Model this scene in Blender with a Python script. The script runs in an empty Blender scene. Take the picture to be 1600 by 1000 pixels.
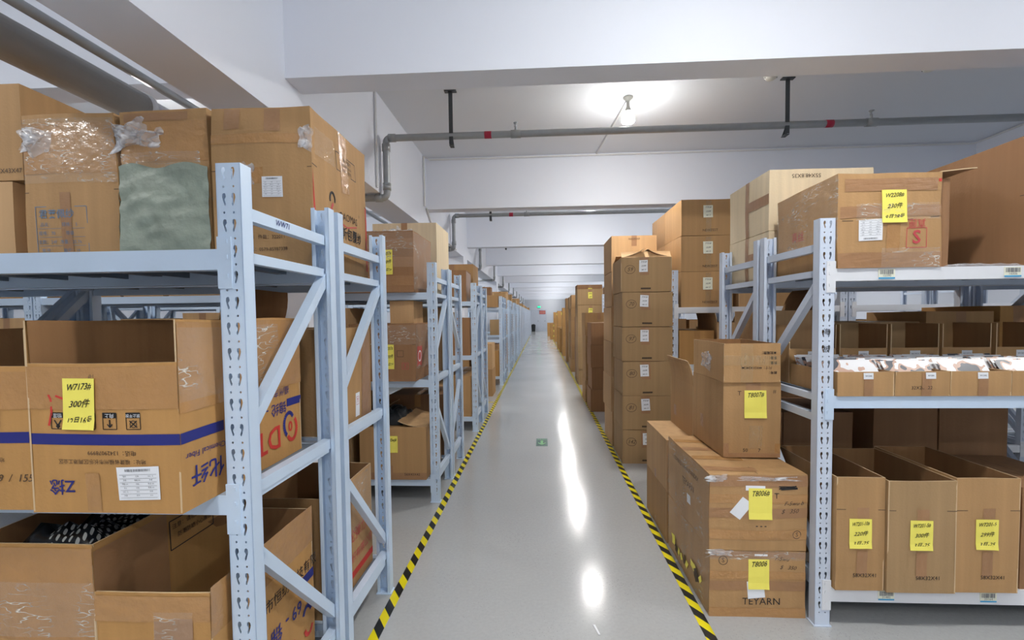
import bpy, math, random
from mathutils import Vector, Matrix, Euler, noise
SC = bpy.context.scene
COL = SC.collection
PI = math.pi
R = random.Random(7)

# ------------------------------------------------------------------ camera, world, exposure
cam = bpy.data.cameras.new('camera'); camo = bpy.data.objects.new('camera', cam); COL.objects.link(camo)
cam.sensor_width = 36.0; cam.sensor_fit = 'HORIZONTAL'
cam.lens = 700.0 / 1600.0 * 36.0
cam.shift_x = -9 / 1600.0; cam.shift_y = 21 / 1600.0
cam.clip_start = 0.05; cam.clip_end = 200
EYE = 1.55
yaw = math.atan(36 / 700); pitch = math.atan(27 / 700); roll = 0.012
camo.matrix_world = (Matrix.Translation((0, 0, EYE)) @ Matrix.Rotation(yaw, 4, 'Z')
                     @ Matrix.Rotation(PI / 2 - pitch, 4, 'X') @ Matrix.Rotation(-roll, 4, 'Z'))
SC.camera = camo
SC.view_settings.view_transform = 'Standard'; SC.view_settings.look = 'None'
SC.view_settings.gamma = 1.0; SC.view_settings.use_curve_mapping = False
SC.view_settings.exposure = -0.62
LAMP = 1600.0          # emission strength of the LED bulbs
w = bpy.data.worlds.new('world'); SC.world = w; w.use_nodes = True
w.node_tree.nodes['Background'].inputs[0].default_value = (0.8, 0.88, 1, 1)
w.node_tree.nodes['Background'].inputs[1].default_value = 0.5
try:
    SC.cycles.use_denoising = True; SC.cycles.max_bounces = 8; SC.cycles.diffuse_bounces = 6
    SC.cycles.transparent_max_bounces = 12; SC.cycles.sample_clamp_indirect = 6
except Exception: pass

# ------------------------------------------------------------------ materials
def lin(c):
    return tuple(((x / 255) / 12.92 if x / 255 <= .04045 else ((x / 255 + .055) / 1.055) ** 2.4) for x in c) + (1,)
MATS = {}
def base_mat(name, rgb, rough=.6, metal=0, spec=.5):
    m = bpy.data.materials.new(name); m.use_nodes = True
    b = m.node_tree.nodes['Principled BSDF']
    b.inputs['Base Color'].default_value = lin(rgb); b.inputs['Roughness'].default_value = rough
    b.inputs['Metallic'].default_value = metal; b.inputs['Specular IOR Level'].default_value = spec
    MATS[name] = m
    return m, m.node_tree, b
def nd(nt, t, **k):
    n = nt.nodes.new(t)
    for a, v in k.items():
        if hasattr(n, a): setattr(n, a, v)
        else: n.inputs[a.replace('_', ' ')].default_value = v
    return n
def mathn(nt, op, a, b=None, clamp=False):
    n = nt.nodes.new('ShaderNodeMath'); n.operation = op; n.use_clamp = clamp
    for i, s in enumerate((a, b)):
        if s is None: continue
        if isinstance(s, (int, float)): n.inputs[i].default_value = s
        else: nt.links.new(s, n.inputs[i])
    return n.outputs[0]
def vary(nt, b, rgb, amt=.12, scale=3.0, objvar=.0, bump=.0, bscale=60, stripes=0):
    L = nt.links
    tc = nd(nt, 'ShaderNodeTexCoord')
    n1 = nd(nt, 'ShaderNodeTexNoise'); n1.inputs['Scale'].default_value = scale; n1.inputs['Detail'].default_value = 5
    L.new(tc.outputs['Object'], n1.inputs['Vector'])
    v = mathn(nt, 'MULTIPLY', mathn(nt, 'SUBTRACT', n1.outputs['Fac'], .5), amt * 2.4)
    if objvar:
        oi = nd(nt, 'ShaderNodeObjectInfo')
        v = mathn(nt, 'ADD', v, mathn(nt, 'MULTIPLY', mathn(nt, 'SUBTRACT', oi.outputs['Random'], .5), objvar * 2))
    if stripes:
        sx = nd(nt, 'ShaderNodeMapping'); sx.inputs['Scale'].default_value = (stripes, stripes, .6)
        L.new(tc.outputs['Object'], sx.inputs['Vector'])
        n3 = nd(nt, 'ShaderNodeTexNoise'); n3.inputs['Scale'].default_value = 1; n3.inputs['Detail'].default_value = 2
        L.new(sx.outputs[0], n3.inputs['Vector'])
        v = mathn(nt, 'ADD', v, mathn(nt, 'MULTIPLY', mathn(nt, 'SUBTRACT', n3.outputs['Fac'], .5), .32))
    v = mathn(nt, 'ADD', v, 1.0)
    mx = nd(nt, 'ShaderNodeVectorMath'); mx.operation = 'SCALE'
    mx.inputs[0].default_value = lin(rgb)[:3]; L.new(v, mx.inputs['Scale'])
    L.new(mx.outputs[0], b.inputs['Base Color'])
    if bump:
        n2 = nd(nt, 'ShaderNodeTexNoise'); n2.inputs['Scale'].default_value = bscale; n2.inputs['Detail'].default_value = 4
        L.new(tc.outputs['Object'], n2.inputs['Vector'])
        bp = nd(nt, 'ShaderNodeBump'); bp.inputs['Strength'].default_value = bump; bp.inputs['Distance'].default_value = .01
        L.new(n2.outputs['Fac'], bp.inputs['Height']); L.new(bp.outputs[0], b.inputs['Normal'])
def simple(name, rgb, rough=.6, metal=0, amt=.06, scale=4, bump=0, bscale=60, objvar=0, spec=.5, stripes=0):
    m, nt, b = base_mat(name, rgb, rough, metal, spec)
    vary(nt, b, rgb, amt, scale, objvar, bump, bscale, stripes)
    return m
for nm, c in dict(card=(176, 138, 94), card_pale=(196, 158, 114), card_dark=(148, 110, 77), card_orange=(184, 139, 84),
                  card_grey=(168, 137, 98), card_pale_lit=(222, 203, 170)).items():  # last one: pale card, lamp light on the aisle sides put into its colour
    simple(nm, c, .72, 0, .07, 2.5, .12, 90, .05, .3, 22)
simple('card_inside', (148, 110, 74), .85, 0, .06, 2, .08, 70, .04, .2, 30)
simple('card_edge', (205, 178, 140), .8, 0, .1, 20)
simple('tape_brown', (176, 132, 84), .22, 0, .12, 9, .5, 26, .03, .6)
simple('tape_dull', (160, 120, 84), .35, 0, .1, 9, .3, 26, .03, .5)
simple('wall_paint', (234, 238, 247), .8, 0, .015, .8)
simple('grey_wall_paint', (200, 203, 210), .8, 0, .02, .8)
simple('ceiling_paint', (231, 235, 241), .85, 0, .02, .7)
simple('steel_blue', (202, 220, 240), .38, 0, .05, 6, .05, 40)
simple('steel_pale_lit', (205, 215, 230), .38, 0, .05, 6, .05, 40)  # the light blue paint again, different light on the right racks put into its colour
simple('steel_white', (226, 228, 232), .4, 0, .05, 6)
simple('steel_deck', (120, 132, 146), .45, .2, .12, 5)
simple('pipe_steel', (158, 162, 164), .35, .25, .1, 14)
simple('duct_grey', (150, 148, 143), .45, .1, .06, 6)
simple('bracket_dark', (70, 74, 78), .5, .4)
simple('conduit_white', (225, 226, 226), .5)
simple('red_band', (170, 30, 60), .5)
simple('paper_white', (236, 238, 242), .6, 0, .02)
simple('paper_cream', (232, 232, 212), .6, 0, .04, 9)
simple('note_yellow', (246, 233, 104), .6, 0, .04, 10)
simple('ink_black', (28, 26, 26), .6)
simple('ink_soft', (74, 58, 44), .7)
simple('ink_blue', (32, 38, 116), .6)
simple('ink_sky', (98, 124, 148), .6)
simple('ink_red', (196, 54, 44), .6)
simple('ink_pink', (190, 70, 74), .6)
simple('ink_grey', (110, 112, 118), .6)
simple('tag_blue', (60, 160, 210), .5)
simple('bag_black', (26, 30, 34), .28, 0, .2, 8, .9, 18)
simple('dark_cloth', (40, 34, 32), .8, 0, .2, 12)
simple('sack_green', (142, 152, 138), .5, 0, .25, 7, .9, 16)
simple('bin_black', (22, 26, 26), .5)
simple('sign_green', (46, 92, 80), .4)
simple('door_grey', (186, 192, 204), .5)
simple('banner_red', (176, 96, 96), .6)
simple('detector_white', (222, 222, 214), .5)
simple('plug_white', (215, 220, 228), .5)
simple('mark_brown', (176, 130, 100), .5)
def emit(name, rgb, st):
    m = bpy.data.materials.new(name); m.use_nodes = True; nt = m.node_tree
    for n in list(nt.nodes):
        if n.type != 'OUTPUT_MATERIAL': nt.nodes.remove(n)
    e = nd(nt, 'ShaderNodeEmission'); e.inputs[0].default_value = lin(rgb); e.inputs[1].default_value = st
    nt.links.new(e.outputs[0], nt.nodes['Material Output'].inputs[0]); MATS[name] = m
emit('bulb_glow', (250, 249, 246), LAMP)
emit('bulb_glow_soft', (250, 249, 246), 110)
emit('exit_glow', (40, 235, 150), 4)
emit('glow_paint', (190, 245, 190), .7)
def clear(name, tint, lo, hi, streak=(70, 9, 9), rough=.15, width=.05, bump=.6):
    """transparent film: thin everywhere, with wrinkle highlights put into the alpha as opaque streaks"""
    m, nt, b = base_mat(name, tint, rough, 0, .8); L = nt.links
    tc = nd(nt, 'ShaderNodeTexCoord'); mp = nd(nt, 'ShaderNodeMapping'); mp.inputs['Scale'].default_value = streak; mp.inputs['Rotation'].default_value = (.35, .25, .2)
    L.new(tc.outputs['Object'], mp.inputs['Vector'])
    n = nd(nt, 'ShaderNodeTexNoise'); n.inputs['Scale'].default_value = 1; n.inputs['Detail'].default_value = 1.5; L.new(mp.outputs[0], n.inputs['Vector'])
    n2 = nd(nt, 'ShaderNodeTexNoise'); n2.inputs['Scale'].default_value = 7; n2.inputs['Detail'].default_value = 2; L.new(tc.outputs['Object'], n2.inputs['Vector'])
    d = mathn(nt, 'ABSOLUTE', mathn(nt, 'SUBTRACT', n.outputs['Fac'], .5))
    line = mathn(nt, 'SUBTRACT', 1.0, mathn(nt, 'DIVIDE', d, width), True)
    part = mathn(nt, 'MULTIPLY', mathn(nt, 'SUBTRACT', n2.outputs['Fac'], .47, True), 7.0, True)
    a = mathn(nt, 'ADD', mathn(nt, 'MULTIPLY', mathn(nt, 'MULTIPLY', line, part), hi), lo, True)  # opaque streaks stand in for thin glints on the wrinkles
    L.new(a, b.inputs['Alpha'])
    bp = nd(nt, 'ShaderNodeBump'); bp.inputs['Strength'].default_value = bump; bp.inputs['Distance'].default_value = .01
    L.new(n.outputs['Fac'], bp.inputs['Height']); L.new(bp.outputs[0], b.inputs['Normal'])
clear('clear_tape', (214, 186, 140), .22, .5, (60, 60, 10), .12)
clear('stretch_film', (240, 234, 222), .09, .8, (16, 16, 52), .12, .028)
clear('film_crumple', (244, 246, 250), .28, .6, (14, 14, 22), .2, .12, .3)

# floor: polished concrete with dark and pale aggregate
m, nt, b = base_mat('floor_concrete', (170, 172, 173), .24, 0, .55)
L = nt.links; tc = nd(nt, 'ShaderNodeTexCoord')
n1 = nd(nt, 'ShaderNodeTexNoise'); n1.inputs['Scale'].default_value = .9; n1.inputs['Detail'].default_value = 6; L.new(tc.outputs['Object'], n1.inputs['Vector'])
n2 = nd(nt, 'ShaderNodeTexNoise'); n2.inputs['Scale'].default_value = 55; n2.inputs['Detail'].default_value = 3; L.new(tc.outputs['Object'], n2.inputs['Vector'])
vo = nd(nt, 'ShaderNodeTexVoronoi'); vo.inputs['Scale'].default_value = 75; L.new(tc.outputs['Object'], vo.inputs['Vector'])
vo2 = nd(nt, 'ShaderNodeTexVoronoi'); vo2.inputs['Scale'].default_value = 33; L.new(tc.outputs['Object'], vo2.inputs['Vector'])
npatch = nd(nt, 'ShaderNodeTexNoise'); npatch.inputs['Scale'].default_value = 2.2; npatch.inputs['Detail'].default_value = 3; L.new(tc.outputs['Object'], npatch.inputs['Vector'])
thr = mathn(nt, 'ADD', mathn(nt, 'MULTIPLY', npatch.outputs['Fac'], .5), -.08)
dark = mathn(nt, 'MULTIPLY', mathn(nt, 'SUBTRACT', thr, vo.outputs['Distance'], True), 7.0, True)
pale = mathn(nt, 'LESS_THAN', vo2.outputs['Distance'], .07)
v = mathn(nt, 'ADD', .93, mathn(nt, 'MULTIPLY', mathn(nt, 'SUBTRACT', n1.outputs['Fac'], .5), .16))
v = mathn(nt, 'ADD', v, mathn(nt, 'MULTIPLY', mathn(nt, 'SUBTRACT', n2.outputs['Fac'], .5), .16))
v = mathn(nt, 'SUBTRACT', v, mathn(nt, 'MULTIPLY', dark, .30))
v = mathn(nt, 'ADD', v, mathn(nt, 'MULTIPLY', pale, .14))
mx = nd(nt, 'ShaderNodeVectorMath'); mx.operation = 'SCALE'; mx.inputs[0].default_value = lin((180, 181, 180))[:3]
L.new(v, mx.inputs['Scale']); L.new(mx.outputs[0], b.inputs['Base Color'])
rr = nd(nt, 'ShaderNodeMapRange'); rr.inputs[3].default_value = .10; rr.inputs[4].default_value = .22
L.new(n1.outputs['Fac'], rr.inputs[0]); L.new(rr.outputs[0], b.inputs['Roughness'])
bp = nd(nt, 'ShaderNodeBump'); bp.inputs['Strength'].default_value = .08; bp.inputs['Distance'].default_value = .004
L.new(n2.outputs['Fac'], bp.inputs['Height']); L.new(bp.outputs[0], b.inputs['Normal'])
# hazard tape
m, nt, b = base_mat('hazard_tape', (235, 215, 0), .35)
L = nt.links; tc = nd(nt, 'ShaderNodeTexCoord'); sp = nd(nt, 'ShaderNodeSeparateXYZ'); L.new(tc.outputs['Object'], sp.inputs[0])
f = mathn(nt, 'FRACT', mathn(nt, 'DIVIDE', mathn(nt, 'ADD', sp.outputs[1], mathn(nt, 'MULTIPLY', sp.outputs[0], 1.45)), .158))
g = mathn(nt, 'GREATER_THAN', f, .5)
mi = nd(nt, 'ShaderNodeMix'); mi.data_type = 'RGBA'; L.new(g, mi.inputs[0]); mi.inputs[6].default_value = lin((232, 214, 16)); mi.inputs[7].default_value = lin((24, 26, 28))
L.new(mi.outputs[2], b.inputs['Base Color'])
# printed cards
m, nt, b = base_mat('card_photo', (232, 232, 232), .35)
L = nt.links; tc = nd(nt, 'ShaderNodeTexCoord'); n1 = nd(nt, 'ShaderNodeTexNoise'); n1.inputs['Scale'].default_value = 9; n1.inputs['Detail'].default_value = 2
oi = nd(nt, 'ShaderNodeObjectInfo'); va = nd(nt, 'ShaderNodeVectorMath'); va.operation = 'ADD'
cb = nd(nt, 'ShaderNodeCombineXYZ'); L.new(mathn(nt, 'MULTIPLY', oi.outputs['Random'], 40), cb.inputs[0])
L.new(tc.outputs['Object'], va.inputs[0]); L.new(cb.outputs[0], va.inputs[1]); L.new(va.outputs[0], n1.inputs['Vector'])
cr = nd(nt, 'ShaderNodeValToRGB'); e = cr.color_ramp; e.interpolation = 'CONSTANT'
e.elements[0].position = 0; e.elements[0].color = lin((70, 72, 80)); e.elements[1].position = .43; e.elements[1].color = lin((196, 160, 140))
k = e.elements.new(.48); k.color = lin((236, 236, 238))
L.new(n1.outputs['Fac'], cr.inputs[0]); L.new(cr.outputs[0], b.inputs['Base Color'])

# ------------------------------------------------------------------ mesh building
class MB:
    def __init__(s): s.v = []; s.f = []; s.m = []
    def face(s, pts, m=0):
        n = len(s.v); s.v += [tuple(p) for p in pts]; s.f.append(tuple(range(n, n + len(pts)))); s.m.append(m)
    def raw(s, vs, fs, m=0):
        n = len(s.v); s.v += [tuple(p) for p in vs]
        for q in fs: s.f.append(tuple(i + n for i in q)); s.m.append(m)
    def box(s, x0, x1, y0, y1, z0, z1, m=0):
        s.hexa([(x0, y0, z0), (x1, y0, z0), (x1, y1, z0), (x0, y1, z0), (x0, y0, z1), (x1, y0, z1), (x1, y1, z1), (x0, y1, z1)], m)
    def hexa(s, p, m=0):
        s.raw(p, [(0, 3, 2, 1), (4, 5, 6, 7), (0, 1, 5, 4), (1, 2, 6, 5), (2, 3, 7, 6), (3, 0, 4, 7)], m)
    def bar(s, a, b, w, h, m=0, up=(0, 0, 1)):
        a = Vector(a); b = Vector(b); d = (b - a).normalized(); u = Vector(up)
        sx = d.cross(u).normalized(); uz = sx.cross(d).normalized()
        p = []
        for e in (a, b):
            for i, j in ((-1, -1), (1, -1), (1, 1), (-1, 1)): p.append(e + sx * (w / 2 * i) + uz * (h / 2 * j))
        s.raw(p, [(0, 3, 2, 1), (4, 5, 6, 7), (0, 1, 5, 4), (1, 2, 6, 5), (2, 3, 7, 6), (3, 0, 4, 7)], m)
    def tube(s, pts, r, n=12, m=0, caps=True):
        pts = [Vector(p) for p in pts]; rings = []; ref = None
        for i, p in enumerate(pts):
            d = (pts[min(i + 1, len(pts) - 1)] - pts[max(i - 1, 0)]).normalized()
            if ref is None: ref = d.orthogonal().normalized()
            ref = (ref - d * ref.dot(d)).normalized(); bi = d.cross(ref)
            rr = r[i] if isinstance(r, (list, tuple)) else r
            rings.append([p + (ref * math.cos(2 * PI * k / n) + bi * math.sin(2 * PI * k / n)) * rr for k in range(n)])
        vs = [q for g in rings for q in g]; fs = []
        for i in range(len(rings) - 1):
            for k in range(n):
                a = i * n + k; b = i * n + (k + 1) % n; fs.append((a, b, b + n, a + n))
        if caps: fs.append(tuple(range(n - 1, -1, -1))); fs.append(tuple(range((len(rings) - 1) * n, len(rings) * n)))
        s.raw(vs, fs, m)
    def lathe(s, prof, c=(0, 0, 0), n=20, m=0):
        vs = []; fs = []
        for r, z in prof:
            for k in range(n): vs.append((c[0] + r * math.cos(2 * PI * k / n), c[1] + r * math.sin(2 * PI * k / n), c[2] + z))
        for i in range(len(prof) - 1):
            for k in range(n):
                a = i * n + k; b = i * n + (k + 1) % n; fs.append((a, b, b + n, a + n))
        s.raw(vs, fs, m)
    def build(s, name, mats, parent=None, smooth=False, merge=False):
        me = bpy.data.meshes.new(name); me.from_pydata(s.v, [], s.f)
        if isinstance(mats, str): mats = [mats]
        for q in mats: me.materials.append(MATS[q])
        me.polygons.foreach_set('material_index', s.m)
        if smooth: me.polygons.foreach_set('use_smooth', [True] * len(s.f))
        if merge:
            import bmesh
            bm = bmesh.new(); bm.from_mesh(me); bmesh.ops.remove_doubles(bm, verts=bm.verts, dist=1e-5); bm.to_mesh(me); bm.free()
        me.update()
        o = bpy.data.objects.new(name, me); COL.objects.link(o)
        if parent: o.parent = parent
        return o
def tag(o, label=None, cat=None, group=None, kind=None):
    if label: o['label'] = label
    if cat: o['category'] = cat
    if group: o['group'] = group
    if kind: o['kind'] = kind
    return o
def empty(name, loc, rz=0):
    o = bpy.data.objects.new(name, None); COL.objects.link(o); o.location = loc; o.rotation_euler = (0, 0, rz); o.empty_display_size = .1
    return o
KIDS = {}
def copy_tree(o, parent=None):
    c = o.copy(); COL.objects.link(c)
    if parent: c.parent = parent
    for ch in list(o.children): copy_tree(ch, c)
    return c
TG = {}
def text_geo(s, bold=0.0, shear=0.0):
    key = (s, bold, shear)
    if key not in TG:
        cu = bpy.data.curves.new('t', 'FONT'); cu.body = s; cu.size = 1; cu.resolution_u = 2; cu.offset = bold; cu.shear = shear
        cu.align_x = 'CENTER'; cu.align_y = 'CENTER'
        o = bpy.data.objects.new('t', cu); COL.objects.link(o)
        bpy.context.view_layer.update()
        me = bpy.data.meshes.new_from_object(o)
        vs = [v.co.copy() for v in me.vertices]; fs = [tuple(p.vertices) for p in me.polygons]
        bpy.data.objects.remove(o); bpy.data.curves.remove(cu); bpy.data.meshes.remove(me)
        TG[key] = (vs, fs)
    return TG[key]

# a surface map: S(face, u, v, off) -> local point.  u, v in metres from the face's lower left seen from outside
class Surf:
    def __init__(s, w, d, h, amp=.003, bulge=.006, seed=0, taper=0.0):
        s.w, s.d, s.h, s.amp, s.b, s.seed, s.taper = w, d, h, amp, bulge, Vector((seed * 3.17, seed * 1.3, seed * 7.7)), taper
    def disp(s, p):
        x, y, z = p
        q = noise.noise_vector(Vector(p) * 4.2 + s.seed) * s.amp * 1.1
        kz = 1 - (2 * z / s.h - 1) ** 2; kx = 1 - (2 * x / s.w) ** 2; ky = 1 - (2 * y / s.d - 1) ** 2
        bx = s.b * max(kz, 0) * max(ky, 0) * (2 * x / s.w); by = s.b * max(kz, 0) * max(kx, 0) * (2 * y / s.d - 1)
        t = 1 - s.taper * max(0, z / s.h)
        zz = q.z if z > .01 else 0
        return Vector((x * t + q.x + bx, y + q.y + by, z + zz + (s.b * .4 * kx * ky if z > s.h - .001 else 0)))
    def __call__(s, f, u, v, off=0.0):
        if f == 'front': p = (-s.w / 2 + u, 0, v); n = (0, -1, 0)
        elif f == 'back': p = (s.w / 2 - u, s.d, v); n = (0, 1, 0)
        elif f == 'right': p = (s.w / 2, u, v); n = (1, 0, 0)
        elif f == 'left': p = (-s.w / 2, s.d - u, v); n = (-1, 0, 0)
        elif f == 'top': p = (-s.w / 2 + u, v, s.h); n = (0, 0, 1)
        else: p = (-s.w / 2 + u, s.d - v, 0); n = (0, 0, -1)
        return s.disp(p) + Vector(n) * off
    def size(s, f): return {'front': (s.w, s.h), 'back': (s.w, s.h), 'right': (s.d, s.h), 'left': (s.d, s.h)}.get(f, (s.w, s.d))
def patch(mb, S, f, u0, u1, v0, v1, off=.0012, nu=6, nv=6, m=0, rot=0, flip=False, wob=0):
    vs = []; cu, cv = (u0 + u1) / 2, (v0 + v1) / 2; c, s_ = math.cos(rot), math.sin(rot)
    for j in range(nv + 1):
        for i in range(nu + 1):
            a = u0 + (u1 - u0) * i / nu; b_ = v0 + (v1 - v0) * j / nv
            o2 = off
            if wob: o2 += abs(noise.noise(Vector((a * 40, b_ * 40, off * 999 + u0)))) * wob
            da, db = a - cu, b_ - cv
            vs.append(S(f, cu + da * c - db * s_, cv + da * s_ + db * c, o2))
    fs = []
    for j in range(nv):
        for i in range(nu):
            q = (j * (nu + 1) + i, j * (nu + 1) + i + 1, (j + 1) * (nu + 1) + i + 1, (j + 1) * (nu + 1) + i)
            fs.append(q[::-1] if flip else q)
    mb.raw(vs, fs, m)
def put_text(mb, S, f, s, cu, cv, size, m=0, rot=0.0, off=.0021, bold=.0, shear=0, sx=1.0):
    vs, fs = text_geo(s, bold, shear); c, n_ = math.cos(rot), math.sin(rot); out = []
    for v in vs:
        a, b_ = v.x * size * sx, v.y * size
        out.append(S(f, cu + a * c - b_ * n_, cv + a * n_ + b_ * c, off))
    mb.raw(out, fs, m)
def stroke(mb, S, f, pts, wd, m=0, off=.0018):
    for (a, b_) in zip(pts[:-1], pts[1:]):
        dx, dy = b_[0] - a[0], b_[1] - a[1]; l = math.hypot(dx, dy) or 1; nx, ny = -dy / l * wd / 2, dx / l * wd / 2
        mb.face([S(f, a[0] - nx, a[1] - ny, off), S(f, b_[0] - nx, b_[1] - ny, off), S(f, b_[0] + nx, b_[1] + ny, off), S(f, a[0] + nx, a[1] + ny, off)], m)
def ring(mb, S, f, cu, cv, r, wd, m=0, n=18, a0=0, a1=2 * PI, off=.0018, ry=None):
    ry = ry or r
    pts = [(cu + r * math.cos(a0 + (a1 - a0) * i / n), cv + ry * math.sin(a0 + (a1 - a0) * i / n)) for i in range(n + 1)]
    stroke(mb, S, f, pts, wd, m, off)
def frame_rect(mb, S, f, u0, u1, v0, v1, wd, m=0):
    stroke(mb, S, f, [(u0, v0), (u1, v0), (u1, v1), (u0, v1), (u0, v0)], wd, m)

T_WALL = .005
CARTONS = []
def carton(w, d, h, loc, rz=0, mat='card', open_=False, heights=None, amp=.003, bulge=.006, seed=None, taper=0,
           label='', group=None, prints=None, seam=True, name='cardboard_box', cat='box', n=7, tape_top=True):
    """box standing on loc (centre of its FRONT bottom edge); returns object, Surf"""
    seed = R.random() * 50 if seed is None else seed
    S = Surf(w, d, h, amp, bulge, seed, taper); mb = MB(); n = max(n, 14) if n >= 8 else n
    mats = [mat, 'card_inside', 'card_edge', 'ink_soft', 'ink_black', 'ink_blue', 'ink_red', 'ink_sky', 'tape_dull', 'paper_white', 'ink_grey', 'ink_pink']
    if not open_:
        for f in ('front', 'back', 'right', 'left', 'top', 'bottom'):
            U, V = S.size(f); patch(mb, S, f, 0, U, 0, V, 0, n, n, 0)
        if seam:   # the slit between the top flaps
            stroke(mb, S, 'top', [(w / 2, .004), (w / 2, d - .004)] if w < d else [(.004, d / 2), (w - .004, d / 2)], .003, 3, .0008)
    else:
        hs = dict(front=h, back=h, left=h, right=h); hs.update(heights or {})
        S2 = Surf(w - 2 * T_WALL, d - 2 * T_WALL, h, amp, bulge, seed, taper)
        def inner(f, u, v):
            p = Vector(S(f, u, v, -T_WALL)); U = S.size(f)[0]
            return p
        for f in ('front', 'back', 'right', 'left'):
            U = S.size(f)[0]; H = hs[f]
            patch(mb, S, f, 0, U, 0, H, 0, n, n, 0)
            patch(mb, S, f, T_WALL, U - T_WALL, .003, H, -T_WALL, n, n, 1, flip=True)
            for i in range(n):
                a, b_ = U * i / n, U * (i + 1) / n
                mb.face([S(f, a, H, 0), S(f, b_, H, 0), S(f, b_, H, -T_WALL), S(f, a, H, -T_WALL)], 2)
            if H > .02:
                for uu in (0, U):
                    mb.face([S(f, uu, .003, 0), S(f, uu, H, 0), S(f, uu, H, -T_WALL), S(f, uu, .003, -T_WALL)], 2)
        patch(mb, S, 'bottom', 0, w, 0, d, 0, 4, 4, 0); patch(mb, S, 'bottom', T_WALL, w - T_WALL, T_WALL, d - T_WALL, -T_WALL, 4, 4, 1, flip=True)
    if prints: prints(mb, S)
    o = mb.build(name, mats); o.location = loc; o.rotation_euler = (0, 0, rz)
    tag(o, label, cat, group)
    CARTONS.append(o)
    return o, S
def at_left(xl, y, z, w): return (xl + w / 2, y, z)
def tape(o, S, f, u0, u1, v0, v1, mat='tape_brown', off=.0015, rot=0, wob=.0012, nu=8, nv=8):
    mb = MB(); patch(mb, S, f, u0, u1, v0, v1, off, nu, nv, 0, rot, wob=wob)
    return mb.build('packing_tape', mat, o)
def tape_run(o, S, faces, u0, u1, mat='tape_dull', fr=None):
    """centre tape over top and down the faces"""
    mb = MB(); fr = fr or .12
    if 'top' in faces: patch(mb, S, 'top', u0, u1, 0, S.d, .0013, 2, 8)
    if 'front' in faces: patch(mb, S, 'front', u0, u1, S.h - fr, S.h, .0013, 2, 4)
    if 'frontlow' in faces: patch(mb, S, 'front', u0, u1, 0, fr, .0013, 2, 4)
    return mb.build('packing_tape', mat, o)
def film(o, S, f, u0, u1, v0, v1, mat='stretch_film', wob=.003, off=.003):
    mb = MB(); patch(mb, S, f, u0, u1, v0, v1, off, 22, 22, 0, 0, wob=wob)
    return mb.build('stretch_film', mat, o)
def note(o, S, f, cu, cv, w, h, lines, mat='note_yellow', rot=0, size=None, name='paper_note', off=.003, ink='ink_black', sub='handwriting', curl=.004):
    mb = MB(); W, H = w, h
    def P(a, b_, k=0):
        c, s_ = math.cos(rot), math.sin(rot); bend = curl * (b_ < -H / 2 + .001) + curl * .6 * (a > W / 2 - .001)
        return S(f, cu + a * c - b_ * s_, cv + a * s_ + b_ * c, off + bend + k)
    n = 5; vs = [P(-W / 2 + W * i / n, -H / 2 + H * j / n) for j in range(n + 1) for i in range(n + 1)]
    fs = [(j * (n + 1) + i, j * (n + 1) + i + 1, (j + 1) * (n + 1) + i + 1, (j + 1) * (n + 1) + i) for j in range(n) for i in range(n)]
    mb.raw(vs, fs); p = mb.build(name, mat, o)
    if lines:
        tb = MB(); k = len(lines); sz = size or H / (k * 1.9)
        for i, s in enumerate(lines):
            if not s: continue
            tv, tf = text_geo(s, .009 if sub == 'handwriting' else .006, .35 if sub == 'handwriting' else 0)
            ww = max((abs(v.x) for v in tv), default=1) * 2 * sz; sx = min(1, W * .86 / ww) if ww else 1
            yy = H * (.5 - (i + .5) / k); tilt = .06 if sub == 'handwriting' else 0
            tb.raw([P(v.x * sz * sx, yy + v.y * sz + v.x * sz * tilt, .0012) for v in tv], tf)
        tb.build(sub, ink, p)
    return p
def ship_label(o, S, f, cu, cv, w, h, rot=0, code='top', head=None):
    mb = MB(); c, s_ = math.cos(rot), math.sin(rot)
    def P(a, b_, k=0): return S(f, cu + a * c - b_ * s_, cv + a * s_ + b_ * c, .0025 + k)
    n = 4; vs = [P(-w / 2 + w * i / n, -h / 2 + h * j / n) for j in range(n + 1) for i in range(n + 1)]
    mb.raw(vs, [(j * 5 + i, j * 5 + i + 1, (j + 1) * 5 + i + 1, (j + 1) * 5 + i) for j in range(4) for i in range(4)])
    p = mb.build('shipping_label', 'paper_white', o); tb = MB(); q = random.Random(3)
    yb = h * .40 if code == 'top' else -h * .40; x = -w * .3
    while x < w * .3:
        ww = q.choice((.004, .008, .012)) * w * 1.6
        tb.face([P(x, yb - h * .04, .001), P(x + ww, yb - h * .04, .001), P(x + ww, yb + h * .04, .001), P(x, yb + h * .04, .001)]); x += ww + q.choice((.008, .014)) * w * 1.4
    ys = [(.26 - .115 * i) * h * (1 if code == 'top' else -1) for i in range(7)]
    for y in ys: tb.face([P(-w * .44, y, .001), P(w * .44, y, .001), P(w * .44, y + h * .008, .001), P(-w * .44, y + h * .008, .001)])
    words = ['名称', '规格 75D', '批号', 'NO. 12', '净重', '25.6', '等级 AA', '日期', '0386']
    for y in ys[:-1]:
        for xx in (-.32, -.02, .3):
            tv, tf = text_geo(q.choice(words)); sz = h * .052
            tb.raw([P(xx * w + v.x * sz, y + h * .045 * (-1 if code == 'top' else 1) + v.y * sz, .001) for v in tv], tf)
    tb.build('printed_lines', 'ink_grey', p)
    return p
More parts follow.
